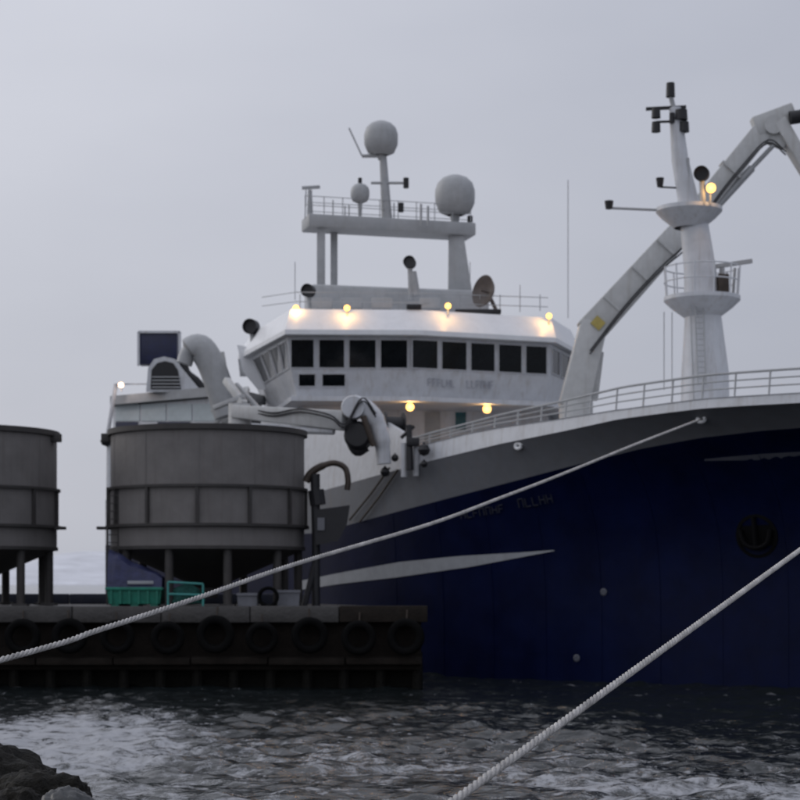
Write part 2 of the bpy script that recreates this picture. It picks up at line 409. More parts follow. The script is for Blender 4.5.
ship = empty('fishing_trawler', cl(0))
tag(ship, 'large navy blue and white fishing trawler moored behind the pier with deck lights lit', 'fishing trawler')
hm = MB(); TS = [-28 + 0.5 * i for i in range(117)]
NR = 16
for side in (1, -1):
    rows = []
    for t_ in TS:
        b_, tp = zb(t_), zt(t_); zz = [-1.2 + (b_ + 1.2) * i / NR for i in range(NR + 1)] + [b_ + (tp - b_) * i / 5 for i in range(1, 6)]
        row = []
        for z in zz:
            p = hp(t_, z)
            if side < 0: p = cl(t_) - NS * hb(t_, z) + UP * z
            row.append(p)
        rows.append(row)
    vr = [[hm.bm.verts.new(p) for p in row] for row in rows]
    for a, c in zip(vr, vr[1:]):
        for j in range(len(a) - 1):
            f = hm.bm.faces.new((a[j], c[j], c[j + 1], a[j + 1]) if side > 0 else (a[j], a[j + 1], c[j + 1], c[j]))
            f.material_index = 0 if j < NR else 1
    if side > 0: st = vr[0]
    else:
        for j in range(len(st) - 1):
            f = hm.bm.faces.new((st[j], st[j + 1], vr[0][j + 1], vr[0][j])); f.material_index = 0 if j < NR else 1
hull = hm.build('hull', ['navy', 'upper'], ship, smooth=40, recalc=False)

dk = MB()                                            # weather deck
L = [hp(t_, zt(t_)) - UP * 0.05 - NS * 0.05 for t_ in TS]; Rr = [cl(t_) - NS * (hb(t_, zt(t_)) - 0.05) + UP * (zt(t_) - 0.05) for t_ in TS]
dk.rings([L, Rr], closed=False); dk.build('deck', 'grey', ship)

# bulwark plating above the hull edge with the rail on top
def bulw(t_, h, off=0.0):
    lean = 0.10
    return cl(t_) + NS * (hb(t_, zt(t_)) + off - lean * h) + UP * (zt(t_) + h)
TB = [t_ for t_ in TS if t_ >= -3.0]
def bh_(t_): return 0.78 - 0.42 * min(max((t_ - 1.0) / 9.0, 0), 1)
bk = MB()
for side in (1, -1):
    def bs(t_, h, off):
        p = bulw(t_, h, off)
        if side < 0: d = (p - cl(t_)).dot(NS); p = p - NS * 2 * d
        return p
    bk.rings([[bs(t_, 0.0, 0.02) for t_ in TB], [bs(t_, bh_(t_) - .04, 0.02) for t_ in TB], [bs(t_, bh_(t_), 0.06) for t_ in TB], [bs(t_, bh_(t_), -0.12) for t_ in TB], [bs(t_, 0.0, -0.10) for t_ in TB]], closed=False)
bul = bk.build('bulwark', 'white', ship)
rk = MB()
for f_ in (.36, .68, 1.0):
    rk.tube([bulw(t_, bh_(t_) + (1.22 - bh_(t_)) * f_, -0.03) for t_ in TB], 0.045 if f_ > .9 else 0.028, n=6)
rail = rk.build('handrail', 'grey', ship)
for i in range(24):
    t_ = -2.8 + i * 1.36
    k = MB(); k.tube([bulw(t_, bh_(t_), -0.03), bulw(t_, 1.22, -0.03)], 0.036, n=6); k.build('rail_post', 'grey', rail)

# markings on the hull
def hull_patch(name, outline, matn, off=0.025, parent=hull, thick=True, seg=12):
    """outline: upper edge and lower edge as pixel polylines of equal length"""
    up, lo = outline; rows_o = []; k = MB()
    for (ua, la) in ((up, lo),):
        n = len(ua); tu = [hull_at(*p) for p in ua]; tl = [hull_at(*p) for p in la]
        def along(T):
            o = []
            for (a, b2) in zip(T, T[1:]):
                for i in range(seg): o.append((a[0] + (b2[0] - a[0]) * i / seg, a[1] + (b2[1] - a[1]) * i / seg))
            return o + [T[-1]]
        A, B = along(tu), along(tl)
        rws = []
        for f_ in (0, .25, .5, .75, 1):
            rws.append([hp(a[0] + (c[0] - a[0]) * f_, a[1] + (c[1] - a[1]) * f_, off) for a, c in zip(A, B)])
        k.rings(rws, closed=False)
    return k.build(name, matn, parent)
hull_patch('hull_stripe', ([(300, 581), (400, 562), (460, 556), (520, 552.5), (554, 550)], [(300, 590), (340, 584), (400, 577), (470, 567), (555, 551)]), 'stripe')
hull_patch('hull_stripe', ([(705, 459), (760, 454), (830, 450)], [(705, 461), (760, 460), (830, 456)]), 'hullmark')
def disc_on_hull(name, px, py, r, matn, off=0.03):
    t_, z = hull_at(px, py); k = MB(); c = hp(t_, z, off)
    a = (hp(t_ + .1, z) - hp(t_, z)).normalized(); u = (hp(t_, z + .1) - hp(t_, z)).normalized(); nn = a.cross(u).normalized()
    if nn.dot(NS) < 0: nn = -nn
    k.lathe(c - nn * 0.03, [(r, 0), (r, 0.03), (r * 0.62, 0.05), (r * 0.55, 0.035), (0, 0.035)], n=20, axis=nn)
    return k.build(name, matn, hull)
for px, py in ((604, 592), (577, 658)):
    disc_on_hull('hull_mark', px, py, 0.15, 'hullmark')
for t_ in [-4 + 2.6 * i for i in range(9)]:
    k = MB(); k.tube([hp(t_, .1 + (zb(t_) - .15) * i / 14, .004) for i in range(15)], .014, n=4); k.build('weld_seam', 'navy', hull)
# fairleads on the upper band
def fairlead(px, py):
    t_, z = hull_at(px, py); c = hp(t_, z, 0.04); a = (hp(t_ + .1, z) - hp(t_, z)).normalized(); u = UP
    k = MB(); path = arc(c, 0.11, 0, 2 * math.pi, 16, a * 1.4, u); k.tube(path, 0.07, n=8, cap=False)
    k.build('fairlead', 'roofwhite', hull); return c
fairlead(519, 446); fl_end = fairlead(702, 419)
# anchor in its pocket
t_, z = hull_at(757, 536); c = hp(t_, z, 0.0); a = (hp(t_ + .1, z) - hp(t_, z)).normalized(); u = (hp(t_, z + .1) - hp(t_, z)).normalized(); nn = a.cross(u).normalized()
if nn.dot(NS) < 0: nn = -nn
k = MB(); k.tube([c + nn * .12 + u * .75, c + nn * .22 - u * .35], 0.09, n=8); k.tube(smoothpath([c - a * .62 + u * .25 + nn * .1, c - a * .45 - u * .25 + nn * .2, c - u * .42 + nn * .24, c + a * .45 - u * .25 + nn * .2, c + a * .62 + u * .25 + nn * .1], 4), 0.10, n=8)
k.lathe(c, [(0.85, -0.05), (0.85, 0.05), (0.72, 0.06), (0.72, 0.012), (0, 0.012)], n=24, axis=nn)
k.build('anchor', 'anchor', hull)
# bow lettering too worn to read: rows of short upright strokes
def strokes(surface, n, gap, h, wd, matn, name, parent, seedv):
    rnd = random.Random(seedv); k = MB()
    for i in range(n):
        form = rnd.randrange(4); x0 = i * gap
        bars = [((0, 0), (0, 1))]
        if form == 0: bars += [((0, 1), (.6, 1)), ((0, .5), (.5, .5))]
        if form == 1: bars += [((.6, 0), (.6, 1)), ((0, .5), (.6, .5))]
        if form == 2: bars += [((0, 0), (.6, 0))]
        if form == 3: bars += [((.6, 0), (.6, 1)), ((0, 1), (.6, 1))]
        for (p0, p1) in bars:
            A = surface(x0 + p0[0] * gap * 1.1, p0[1] * h); B = surface(x0 + p1[0] * gap * 1.1, p1[1] * h)
            k.tube([A, B], wd, n=4)
    return k.build(name, matn, parent)
tA, zA = hull_at(462, 519)
strokes(lambda x, y: hp(tA + x, zA + y + x * 0.10, 0.03), 7, 0.34, 0.30, 0.03, 'letter', 'bow_lettering', hull, 4)
tA, zA = hull_at(520, 508)
strokes(lambda x, y: hp(tA + x, zA + y + x * 0.10, 0.03), 5, 0.36, 0.34, 0.03, 'letter', 'bow_lettering', hull, 9)

# ------------------------------------------------------------------ wheelhouse
def PX(px, Yv): return (px - 400) / F * Yv
def zpx(py, Yv): return EYE - (py - HOR) / F * Yv
def ring_at(pts, z): return [Vector((PX(px, Yv), Yv, z)) for px, Yv in pts]
zB, zS, zH = zpx(396, 84), zpx(369, 84), zpx(337, 84)
base = [(277, 91), (297, 84.7), (420, 84.9), (545, 87.4), (565, 91), (556, 98), (272, 99)]
sill = [(264, 91.3), (291, 84.3), (420, 84.5), (549, 87.0), (570, 91), (560, 98.4), (262, 99.3)]
head = [(250, 91.6), (287, 83.9), (420, 84.1), (552, 86.6), (574, 91), (563, 98.8), (252, 99.6)]
k = MB(); k.rings([ring_at(base, zB), ring_at(sill, zS), ring_at(head, zH)])
wh = k.build('wheelhouse', 'white', ship, smooth=20)
eave = [(238, 92.6), (285, 83.2), (420, 83.4), (556, 86.0), (581, 91.2), (568, 99.5), (240, 100.4)]
roof = [(252, 92.4), (291, 84.2), (420, 84.5), (551, 87.0), (571, 91.4), (560, 98.5), (252, 99.5)]
k = MB(); z0, z1, z2 = zH + 0.02, zH + 0.24, zpx(309, 84.2)
eave2 = [(a + (239 - 238), b2) for a, b2 in eave]
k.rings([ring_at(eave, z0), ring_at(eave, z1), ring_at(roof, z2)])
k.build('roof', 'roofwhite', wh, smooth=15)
# bridge deck slab under the wheelhouse
slab = [(272, 91), (291, 84.0), (420, 84.2), (552, 86.7), (572, 91), (560, 97.5), (270, 98.5)]
k = MB(); k.rings([ring_at(slab, zB - 0.22), ring_at(slab, zB - 0.003)]); k.build('bridge_deck', 'white', wh, smooth=15)

def wall_pt(i, px, v):                               # point on wall i (between polygon corners) in direction px, v from sill to head
    def lerp_edge(pts, z):
        A, B = Vector((PX(*pts[i]), pts[i][1], z)), Vector((PX(*pts[i + 1]), pts[i + 1][1], z))
        kx = (px - 400) / F; d = B - A
        u = (kx * A.y - A.x) / (d.x - kx * d.y); return A + d * u
    return lerp_edge(sill, zS).lerp(lerp_edge(head, zH), v)
def window(cs, parent=wh, fr=0.04, proud=0.05, matp='glass'):
    A, B, Cc, D = cs                                  # lower left, lower right, upper right, upper left
    nn = (B - A).cross(D - A).normalized()
    if nn.y > 0: nn = -nn
    k = MB(); cen = (A + B + Cc + D) / 4
    def inn(p, f): 
        u = (B - A).normalized(); v = (D - A).normalized()
        return p + u * f * (1 if (p - cen).dot(u) < 0 else -1) + v * f * (1 if (p - cen).dot(v) < 0 else -1)
    o0 = [p + nn * 0.0 for p in cs]; o1 = [p + nn * proud for p in cs]; i1 = [inn(p, fr) + nn * proud for p in cs]; i0 = [inn(p, fr) + nn * 0.012 for p in cs]
    k.rings([o0, o1, i1, i0], cap0=False, cap1=False)
    k.mi = 1; k.face(i0)
    return k.build('window', ['white', matp], parent, smooth=0)
wl = [(290.5, 314.5), (318.5, 345), (348.5, 376.5), (380, 408), (411.5, 438), (441, 467), (470, 495), (498, 522), (525, 547)]
for a, b2 in wl:
    i = 1 if (a + b2) / 2 < 420 else 2
    va, vb = 0.05, 0.94
    if a < 420 < b2:                                  # the middle window sits on the knuckle: keep it on one wall
        i = 1 if 420 - a > b2 - 420 else 2
    window([wall_pt(i, a, va), wall_pt(i, b2, va), wall_pt(i, b2, vb), wall_pt(i, a, vb)])
for a, b2 in ((551.5, 559), (560.5, 569)):
    window([wall_pt(3, a, .12), wall_pt(3, b2, .12), wall_pt(3, b2, .9), wall_pt(3, a, .9)], fr=0.05)
for f0, f1 in ((.06, .27), (.30, .52), (.55, .76), (.79, .96)):
    def wp(f_, v):
        A = Vector((PX(*sill[0]), sill[0][1], zS)).lerp(Vector((PX(*sill[1]), sill[1][1], zS)), f_)
        B = Vector((PX(*head[0]), head[0][1], zH)).lerp(Vector((PX(*head[1]), head[1][1], zH)), f_)
        return A.lerp(B, v)
    window([wp(f0, .06), wp(f1, .06), wp(f1, .92), wp(f0, .92)], fr=0.06)
for a, b2 in ((298, 316), (321.5, 346)):              # two small panes below the front windows
    def lowp(px, py):
        A = wall_pt(1, px, 0); Bz = zpx(py, A.y); f_ = (zS - Bz) / (zS - zB)
        i = 1; s0 = Vector((PX(*base[i]), base[i][1], zB)); s1 = Vector((PX(*base[i + 1]), base[i + 1][1], zB))
        kx = (px - 400) / F; d = s1 - s0; u = (kx * s0.y - s0.x) / (d.x - kx * d.y)
        return A.lerp(s0 + d * u, f_)
    window([lowp(a, 386.5), lowp(b2, 386.5), lowp(b2, 373), lowp(a, 373)], fr=0.05)
# name along the front, too blurred to read: grey strokes
def front(x0):
    def f_(x, y):
        A = wall_pt(2, x0, 0); d = (wall_pt(2, 540, 0) - wall_pt(2, 425, 0)).normalized()
        return A + d * x + UP * (y - 0.72) + Vector((0, -0.0, 0)) + Vector((0, 1, 0)) * 0.35 * (0.72 - y) * 0.28 + Vector((0.1, -1, 0)) * 0.03
    return f_
strokes(front(428), 6, 0.24, 0.34, 0.025, 'nameletter', 'name_lettering', wh, 2)
strokes(front(467), 6, 0.24, 0.34, 0.025, 'nameletter', 'name_lettering', wh, 5)

# deckhouse under the bridge
zD = 8.6
k = MB()
low = [(283, 91), (303, 86.3), (380, 86.6), (381, 88.4), (548, 90.2), (556, 97), (280, 98)]
k.rings([ring_at(low, zD), ring_at(low, zB - 0.223)]); dh = k.build('deckhouse', 'white', ship, smooth=15)
def dh_pt(px, py, pr=0.0):
    A = Vector((PX(381, 88.4), 88.4, 0)); B = Vector((PX(548, 90.2), 90.2, 0)); kx = (px - 400) / F; d = B - A
    u = (kx * A.y - A.x) / (d.x - kx * d.y); p = A + d * u; p.z = zpx(py, p.y); return p + Vector((0, -pr, 0))
window([dh_pt(454, 431), dh_pt(467, 431), dh_pt(467, 411), dh_pt(454, 411)], dh, 0.06, 0.05, 'teal')
k = MB(); k.box(dh_pt(432, 431, .04), (0.8, 0.08, 1.9), bev=0.02); k.build('door', 'grey', dh)
# pale steel screen left of the foredeck (side of the shelter deck, outboard of the deckhouse)
k = MB()
scr = [(-14.5, 0.55), (-9, 0.55), (-5.2, 0.55), (-3.0, 0.55)]
top = [12.0, 11.9, 11.4, 10.4]
rows = [[hp(t_, zt(t_), -0.01) - NS * 0.0 for t_, _ in scr], [hp(t_, zt(t_), 0) - NS * 0.35 + UP * (zz - zt(t_)) for (t_, _), zz in zip(scr, top)],
        [hp(t_, zt(t_), 0) - NS * 0.55 + UP * (zz - zt(t_)) for (t_, _), zz in zip(scr, top)], [hp(t_, zt(t_), 0) - NS * 0.3 for t_, _ in scr]]
k.rings(rows, closed=False); k.build('side_screen', 'white', ship)

# ------------------------------------------------------------------ lamps
def floodlight(px, py, Yv, r=0.145, lens='lamp', energy=26, colr=(1, 0.55, 0.18), facing=(0, -1, -0.25), stem=0.3):
    c = P(px, py, Yv); f_ = Vector(facing).normalized()
    k = MB(); k.lathe(c - f_ * 0.28, [(0, 0), (r * .55, 0.02), (r * 0.95, 0.18), (r * 1.08, 0.28), (r, 0.30), (r * .9, 0.275)], n=16, axis=f_)
    if stem: k.tube([c - f_ * .15 - UP * (r * .8), c - f_ * .15 - UP * (r + stem)], 0.04, n=6)
    h_ = k.build('floodlight', 'grey', ship)
    g_ = MB(); g_.lathe(c - f_ * 0.015, [(r * .9, 0), (r * .6, 0.04), (0, 0.055)], n=16, axis=f_); g_.build('lamp_glass', lens, h_)
    ld = bpy.data.lights.new('lamp_light', 'POINT'); ld.energy = energy; ld.color = colr; ld.shadow_soft_size = 0.12
    lo = bpy.data.objects.new('lamp_light', ld); C.objects.link(lo); lo.parent = h_; lo.location = c + f_ * 0.28 - W[h_.name]
    return h_
floodlight(296, 308, 84.2); floodlight(347, 308, 83.9); floodlight(448, 306, 84.4); floodlight(549, 316, 86.4)
floodlight(410, 407, 84.7, 0.19, energy=35, stem=0, facing=(0, -1, -.1)); floodlight(487, 409, 85.9, 0.20, energy=35, stem=0, facing=(0, -1, -.1))

# ------------------------------------------------------------------ things on the wheelhouse roof
zR = z2
k = MB()                                              # long roof locker with rounded top, left to right behind the lamps
a, b2 = P(306, 297, 89), P(486, 300, 90.5)
a.z = b2.z = zR - 0.05
k.beam(a + UP * .95, b2 + UP * .85, 2.0, 1.9, bev=0.30); k.build('roof_casing', 'grey', ship)
for px in (322, 352, 382, 430):                       # second, lower line of lockers
    k = MB(); k.box(P(px, 304, 86.5), (1.0, 0.7, 0.5), bev=0.05); k.build('roof_locker', 'grey', ship)
gan = empty('gantry_mast', P(390, 305, 90)); gan.parent = ship; gan.location = W[gan.name] - W[ship.name]
YG = 90.0
def gp(px, py, dy=0.0): return P(px, py, YG + dy)
for px0, px1, wpx, dy in ((321, 321, 8, -.5), (334, 334, 7, .6)):
    k = MB(); k.beam(gp(px0, 305, dy), gp(px1, 232, dy), m_(wpx, YG), m_(wpx, YG), bev=0.04); k.build('leg', 'grey', gan)
k = MB(); k.beam(P(461, 310, YG + 1.5), P(456, 236, YG + 1.5), m_(27, YG), 0.9, m_(15, YG), 0.7, bev=0.06); k.build('leg', 'grey', gan)
k = MB(); k.beam(gp(305, 223, -.3), P(471, 232, YG + 2.0), 1.7, m_(13, YG), bev=0.08); k.build('beam', 'grey', gan)
k = MB()
for i in range(2):
    off = Vector((0, -0.75, 0)) if i == 0 else Vector((0, 0.75, 0))
    for dz in (0.45, 0.9): k.tube([gp(306, 217, -.3) + off + UP * dz, P(470, 226, YG + 2) + off + UP * dz], 0.02, n=5)
wr = k.build('walkway_rail', 'grey', gan)
for i in range(10):
    f_ = i / 9; p = gp(306, 217, -.3).lerp(P(470, 226, YG + 2), f_) + Vector((0, -.75, 0))
    k = MB(); k.tube([p, p + UP * 0.92], 0.025, n=5); k.build('rail_post', 'grey', wr)
def radome(px, py, rpx, Yv, basepy, name='radome'):
    c = P(px, py, Yv); r = m_(rpx, Yv); k = MB()
    k.lathe(c, [(r * .42, -r * 1.02), (r * .78, -r * .86), (r * .98, -r * .42), (r, -.05 * r), (r * .99, r * .25), (r * .88, r * .58), (r * .62, r * .84), (r * .3, r * .97), (0, r)], n=32)
    o = k.build(name, 'grey', gan, smooth=50)
    k = MB(); b_ = P(px, basepy, Yv); k.tube([b_, c - UP * r * 1.0], [r * .16, r * .26], n=12); k.build('radome_stalk', 'grey', gan)
    return o
radome(381, 138, 17, YG + .3, 160); radome(455, 195, 20, YG + 1.6, 226); radome(360, 193, 9.5, YG, 220)
k = MB(); k.tube([gp(387, 222, .3), gp(383, 156, .3)], [m_(5.5, YG), m_(3.6, YG)], n=14); k.build('radome_mast', 'grey', gan)
k = MB(); k.tube([gp(371, 183, .2), gp(409, 183, .2)], 0.07, n=8); k.build('crossarm', 'grey', gan); k = MB(); k.tube([gp(362, 156, .2), gp(382, 156, .2)], 0.09, n=8); k.tube([gp(362, 156, .2), gp(349, 128, .2)], 0.04, n=6)
k.build('antenna_bracket', 'grey', gan)
k = MB(); 
for px, ya, yb, rr2, dy in ((406, 188, 178, .14, .2), (401, 212, 203, .14, .2), (360, 186, 178, .10, .1), (470, 216, 222, .14, 2)):
    k = MB(); k.tube([gp(px, ya, dy), gp(px, yb, dy)], rr2, n=10); k.build('navigation_lamp', 'black', gan)
k = MB(); k.tube([gp(310, 219, -.3), gp(310, 190, -.3)], [0.16, 0.10], n=8); k.beam(gp(302, 188, -.3), gp(320, 187, -.3), .16, .14); k.tube([gp(306, 190, -.3), gp(305, 219, -.3)], .03, n=5); k.build('radar_scanner', 'grey', gan)
for px, py0, py1 in ((349, 220, 205), (333, 219, 200), (345, 220, 206), (421, 226, 204), (428, 226, 206), (394, 224, 203), (398, 150, 120)):
    if px == 398: continue
    k = MB(); k.tube([gp(px, py0, .1), gp(px, py1, .1)], 0.06 if px > 400 else .035, n=6); k.build('antenna', 'grey', gan)
# searchlights, dish and the rest of the roof fittings
def searchlight(px, py, rpx, Yv, basepy, facing=(-.35, -1, 0)):
    c = P(px, py, Yv); f_ = Vector(facing).normalized(); r = m_(rpx, Yv)
    k = MB(); k.lathe(c - f_ * r, [(0, 0), (r * .7, r * .1), (r, r * .6), (r * 1.02, r * 1.9), (r * .9, r * 1.9), (r * .85, r * 1.5), (0, r * 1.4)], n=20, axis=f_)
    o = k.build('searchlight', 'black', ship)
    k = MB(); k.tube([c - UP * r * .9, P(px + 1, basepy, Yv)], 0.12, n=8); k.build('bracket', 'grey', o)
searchlight(309, 291, 6.5, 86.5, 309); searchlight(410, 263, 6, 87.5, 300, (-.2, -1, .15)); searchlight(252, 327, 7.5, 91, 346)
k = MB(); k.box(P(414, 307, 84.6), (.7, .4, .22), bev=.04); k.build('roof_hatch', 'black', ship); k = MB(); k.tube([P(412, 272, 87.6), P(416, 296, 87.6)], 0.22, n=10); k.build('searchlight_post', 'grey', ship)
c = P(489, 293, 87.5); f_ = Vector((-.8, -.6, .15)).normalized()
k = MB(); k.lathe(c, [(0, .05), (.35, .10), (.62, .24), (.78, .42), (.80, .40), (.64, .18), (.36, .02), (0, -.04)], n=28, axis=f_); k.tube([c + UP * -.1, P(497, 312, 87.6)], .1, n=8); k.tube([c, c + f_ * .55], .04, n=6)
dish = k.build('satellite_dish', mat('dish_grey', (0.12, 0.10, 0.09), .5, var=.25), ship)
k = MB(); k.box(P(478, 312, 86.4), (2.2, .5, .22), bev=.04); k.build('dish_base', 'black', ship)
k = MB()                                              # low rail round the roof
for dz in (.5, .95): k.tube([P(262, 312, 91.5) + UP * dz - UP * .2, P(296, 308, 85.5) + UP * dz - UP * .2, P(420, 309, 86) + UP * dz - UP * .2, P(548, 313, 88.5) + UP * dz - UP * .2], .022, n=5)
rr_ = k.build('roof_rail', 'grey', ship)
for px in range(300, 560, 20):
    Yv = 85.5 + (px - 296) / 250 * 3; k = MB(); p = P(px, 311, Yv); k.tube([p, p + UP * .8], .024, n=5); k.build('rail_post', 'grey', rr_)
for px, py0, py1, Yv in ((568, 318, 180, 90), (295, 300, 262, 88), (520, 312, 285, 88), (470, 300, 262, 90)):
    k = MB(); k.tube([P(px, py0, Yv), P(px, py1, Yv)], .022, n=5); k.build('whip_antenna', 'grey', ship)

# ------------------------------------------------------------------ foremast
YM = 74.1
fm = empty('foremast', P(705, 385, YM)); fm.parent = ship; fm.location = W[fm.name] - W[ship.name]
def fp(px, py, dy=0.0): return P(px, py, YM + dy)
k = MB(); k.tube([fp(705, 420), fp(705, 372), fp(703, 320), fp(700, 270), fp(693, 215)], [m_(24.5, YM), m_(23.5, YM), m_(18.5, YM), m_(16, YM), m_(13.5, YM)], n=24); k.build('mast_tube', 'white', fm)
k = MB(); k.tube([fp(691, 214), fp(680, 160), fp(675, 108)], [m_(11, YM), m_(8.5, YM), m_(6, YM)], n=16); k.build('topmast', 'white', fm)
def basket(px, py, rpx, hpx, dep, name):
    c = fp(px, py); r = m_(rpx, YM); h = m_(hpx, YM); k = MB()
    k.lathe(c, [(r * .45, -h * dep), (r * .8, -h * .45), (r, -h * .05), (r, 0.12), (r * .94, 0.12), (r * .94, 0.02), (0, .02)], n=24); return k.build(name, 'white', fm)
basket(689, 211, 33, 17, 1.0, 'upper_platform'); pl = basket(702, 300, 38, 18, 1.0, 'lower_platform')
c = fp(702, 300); r = m_(38, YM)
for i in range(12):
    an = 2 * math.pi * (i + .3) / 12; p = c + Vector((math.cos(an) * r * .95, math.sin(an) * r * .95, .1)); k = MB(); k.tube([p, p + UP * 1.25 + Vector((math.cos(an), math.sin(an), 0)) * .08], .035, n=6); k.build('rail_post', 'white', pl)
k = MB()
for dz in (.72, 1.32): k.tube(arc(c + UP * dz, r * .98, R(20), R(330), 28, (1, 0, 0), (0, 1, 0)), .03, n=6)
k.build('platform_rail', 'white', pl)
k = MB(); k.tube([fp(722, 298), fp(722, 268)], .11, n=10); k.beam(fp(712, 267), fp(752, 261), .2, .16); k.tube([fp(733, 297), fp(735, 268)], .06, n=6); k.build('radar_scanner', 'grey', fm)
k = MB(); k.box(fp(723, 284, -.4), (.45, .4, .8), bev=.05); k.build('junction_box', 'rust', fm)
k = MB(); k.tube([fp(682, 211), fp(610, 208)], .055, n=8); k.build('yardarm', 'grey', fm)
k = MB(); k.tube([fp(609, 209), fp(609, 201)], [.14, .19], n=10); k.build('mast_lamp', 'black', fm)
k = MB(); k.tube([fp(660, 187), fp(660, 178)], [.12, .17], n=10); k.tube([fp(660, 187), fp(680, 188)], .04, n=6); k.build('mast_lamp', 'black', fm)
k = MB(); k.tube([fp(674, 110), fp(671, 97)], .10, n=8); k.build('light_stalk', 'grey', fm)
k = MB(); k.tube([fp(670.5, 97), fp(670.5, 83)], [.19, .17], n=12); k.build('top_lamp', 'black', fm)
k = MB(); k.beam(fp(646, 109), fp(686, 107), .14, .12); k.beam(fp(656, 122), fp(686, 121), .1, .08); k.build('lamp_bracket', 'black', fm)
for px, py, r in ((656, 113, .19), (656, 127, .19), (681, 115, .28), (684, 127, .22), (672, 118, .12)):
    k = MB(); k.tube([fp(px, py + 5, -.2), fp(px, py - 5, -.2)], [r, r * .9], n=12); k.build('mast_lamp', 'black', fm)
k = MB(); k.tube([fp(689, 205, -.3), fp(688, 158, -.3)], .06, n=6); k.build('cable_pipe', 'grey', fm)
searchlight(702, 174, 7.5, YM - 1.2, 205, (-.3, -1, -.1))
floodlight(711, 188, YM - 1.4, .20, energy=25, stem=.5)
k = MB(); k.tube([fp(690, 300, -1.0), fp(694, 400, -1.0)], .025, n=5); k.tube([fp(664, 312), fp(664, 390)], .02, n=5); k.tube([fp(672, 312), fp(672, 390)], .02, n=5); k.build('mast_stay', 'grey', fm)

# ------------------------------------------------------------------ deck crane behind the foremast
YC = 79.5
cr = empty('deck_crane', P(580, 410, YC)); cr.parent = ship; cr.location = W[cr.name] - W[ship.name]
def cp(px, py, dy=0.0): return P(px, py, YC + dy)
k = MB(); k.tube([cp(576, 425), cp(576, 402)], m_(17, YC), n=20); k.build('slewing_base', 'crane', cr)
k = MB(); k.beam(cp(573, 408), cp(594, 322), m_(30, YC), 1.0, m_(27, YC), .95, up=(0, 1, 0), bev=.08)
k.beam(cp(592, 400, .3), cp(598, 352, .3), m_(11, YC), .5, up=(0, 1, 0), bev=.04)
k.build('crane_column', 'crane', cr)
k = MB(); k.beam(cp(588, 334), cp(686, 226), .92, m_(30, YC), .8, m_(25, YC), bev=.08); k.build('lower_boom', 'crane', cr)
k = MB(); k.beam(cp(686, 226), cp(762, 131), .72, m_(22, YC), .62, m_(20, YC), bev=.06); k.build('upper_boom', 'crane', cr)
k = MB(); k.tube([cp(718, 205, -.1), cp(752, 168, -.1)], .17, n=10); k.tube([cp(752, 168, -.1), cp(786, 132, -.1)], .10, n=10); k.build('hydraulic_ram', 'grey', cr)
k = MB(); k.beam(cp(754, 128), cp(794, 112), .7, m_(20, YC), .6, m_(18, YC), bev=.08); k.beam(cp(766, 134), cp(786, 142), .5, m_(16, YC), bev=.05)
k.lathe(cp(774, 124, -.45), [(0, 0), (.42, 0), (.42, .9), (0, .9)], n=20, axis=(0, 1, 0)); k.build('knuckle', 'crane', cr)
k = MB(); k.beam(cp(778, 122), cp(822, 196), .6, m_(21, YC), .5, m_(18, YC), up=(0, 1, 0), bev=.06); k.build('jib', 'crane', cr)
k = MB(); k.tube([cp(790, 118, -.5), cp(803, 116, -.5)], .30, n=14); k.build('hose_reel', 'black', cr)
k = MB(); k.box(cp(598, 323, -.52), (.45, .05, .5), ax=(Vector((.67, 0, .74)), Vector((0, 1, 0)), Vector((-.74, 0, .67)))); k.build('warning_plate', 'yellow', cr)

for dy, off in ((-.62, 6), (-.66, 9)):                 # hydraulic hoses strapped along the boom, sagging at the knuckle
    k = MB(); k.tube(smoothpath([cp(590, 345 + off, dy), cp(625, 300 + off, dy), cp(660, 262 + off, dy), cp(690, 230 + off * 1.6, dy), cp(715, 194 + off, dy), cp(742, 160 + off, dy), cp(768, 134 + off, dy), cp(786, 146 + off, dy)], 5), .035, n=6); k.build('hydraulic_hose', 'black', cr)
for px, py in ((612, 306), (640, 276), (665, 249), (702, 206), (730, 171)):
    k = MB(); sl = 1 if px < 680 else 1.3; k.beam(cp(px - 9, py - 8, -.02), cp(px + 9, py + 8, -.02), 1.02 if px < 680 else .84, .10, up=(1, 0, 1)); k.build('boom_clamp', 'crane', cr)
# rungs and side rails of the foremast ladder
k = MB()
for dx in (-4, 4): k.tube([fp(702 + dx, 385, -1.25), fp(699 + dx, 305, -1.0)], .03, n=6)
for i in range(15):
    f_ = i / 14; k.tube([fp(698 - 3 * f_, 384 - 78 * f_, -1.25 + .25 * f_), fp(706 - 3 * f_, 384 - 78 * f_, -1.25 + .25 * f_)], .018, n=5)
k.build('mast_ladder', 'grey', fm)
# ------------------------------------------------------------------ foredeck gear near the bulwark
wn = MB(); wn.lathe(P(394, 424, 79.9), [(.25, -.45), (.52, -.45), (.52, -.38), (.33, -.36), (.33, .36), (.52, .38), (.52, .45), (.25, .45)], n=20, axis=(1, .2, 0)); wn.box(P(394, 446, 79.9), (1.2, .9, 1.2), bev=.05); wn.build('mooring_winch', 'black', ship)
k = MB(); k.tube([P(410, 470, 76.9), P(409, 425, 77.0)], [.16, .12], n=10); k.box(P(413, 442, 76.9), (.55, .4, .35), bev=.04); k.tube([P(401, 438, 77.0), P(414, 426, 77.0)], .08, n=8); k.build('hose_davit', 'black', ship)
for px, py, r in ((424, 450, .27), (424, 464, .16), (385, 472, .22), (395, 458, .17)):
    k = MB(); c = P(px, py, 76.4 if px > 400 else 78.0); k.lathe(c, [(0, -r), (r * .7, -r * .7), (r, 0), (r * .7, r * .7), (r * .2, r), (.05, r * 1.2), (0, r * 1.2)], n=18); k.build('buoy_fender', 'black', ship)
k = MB()
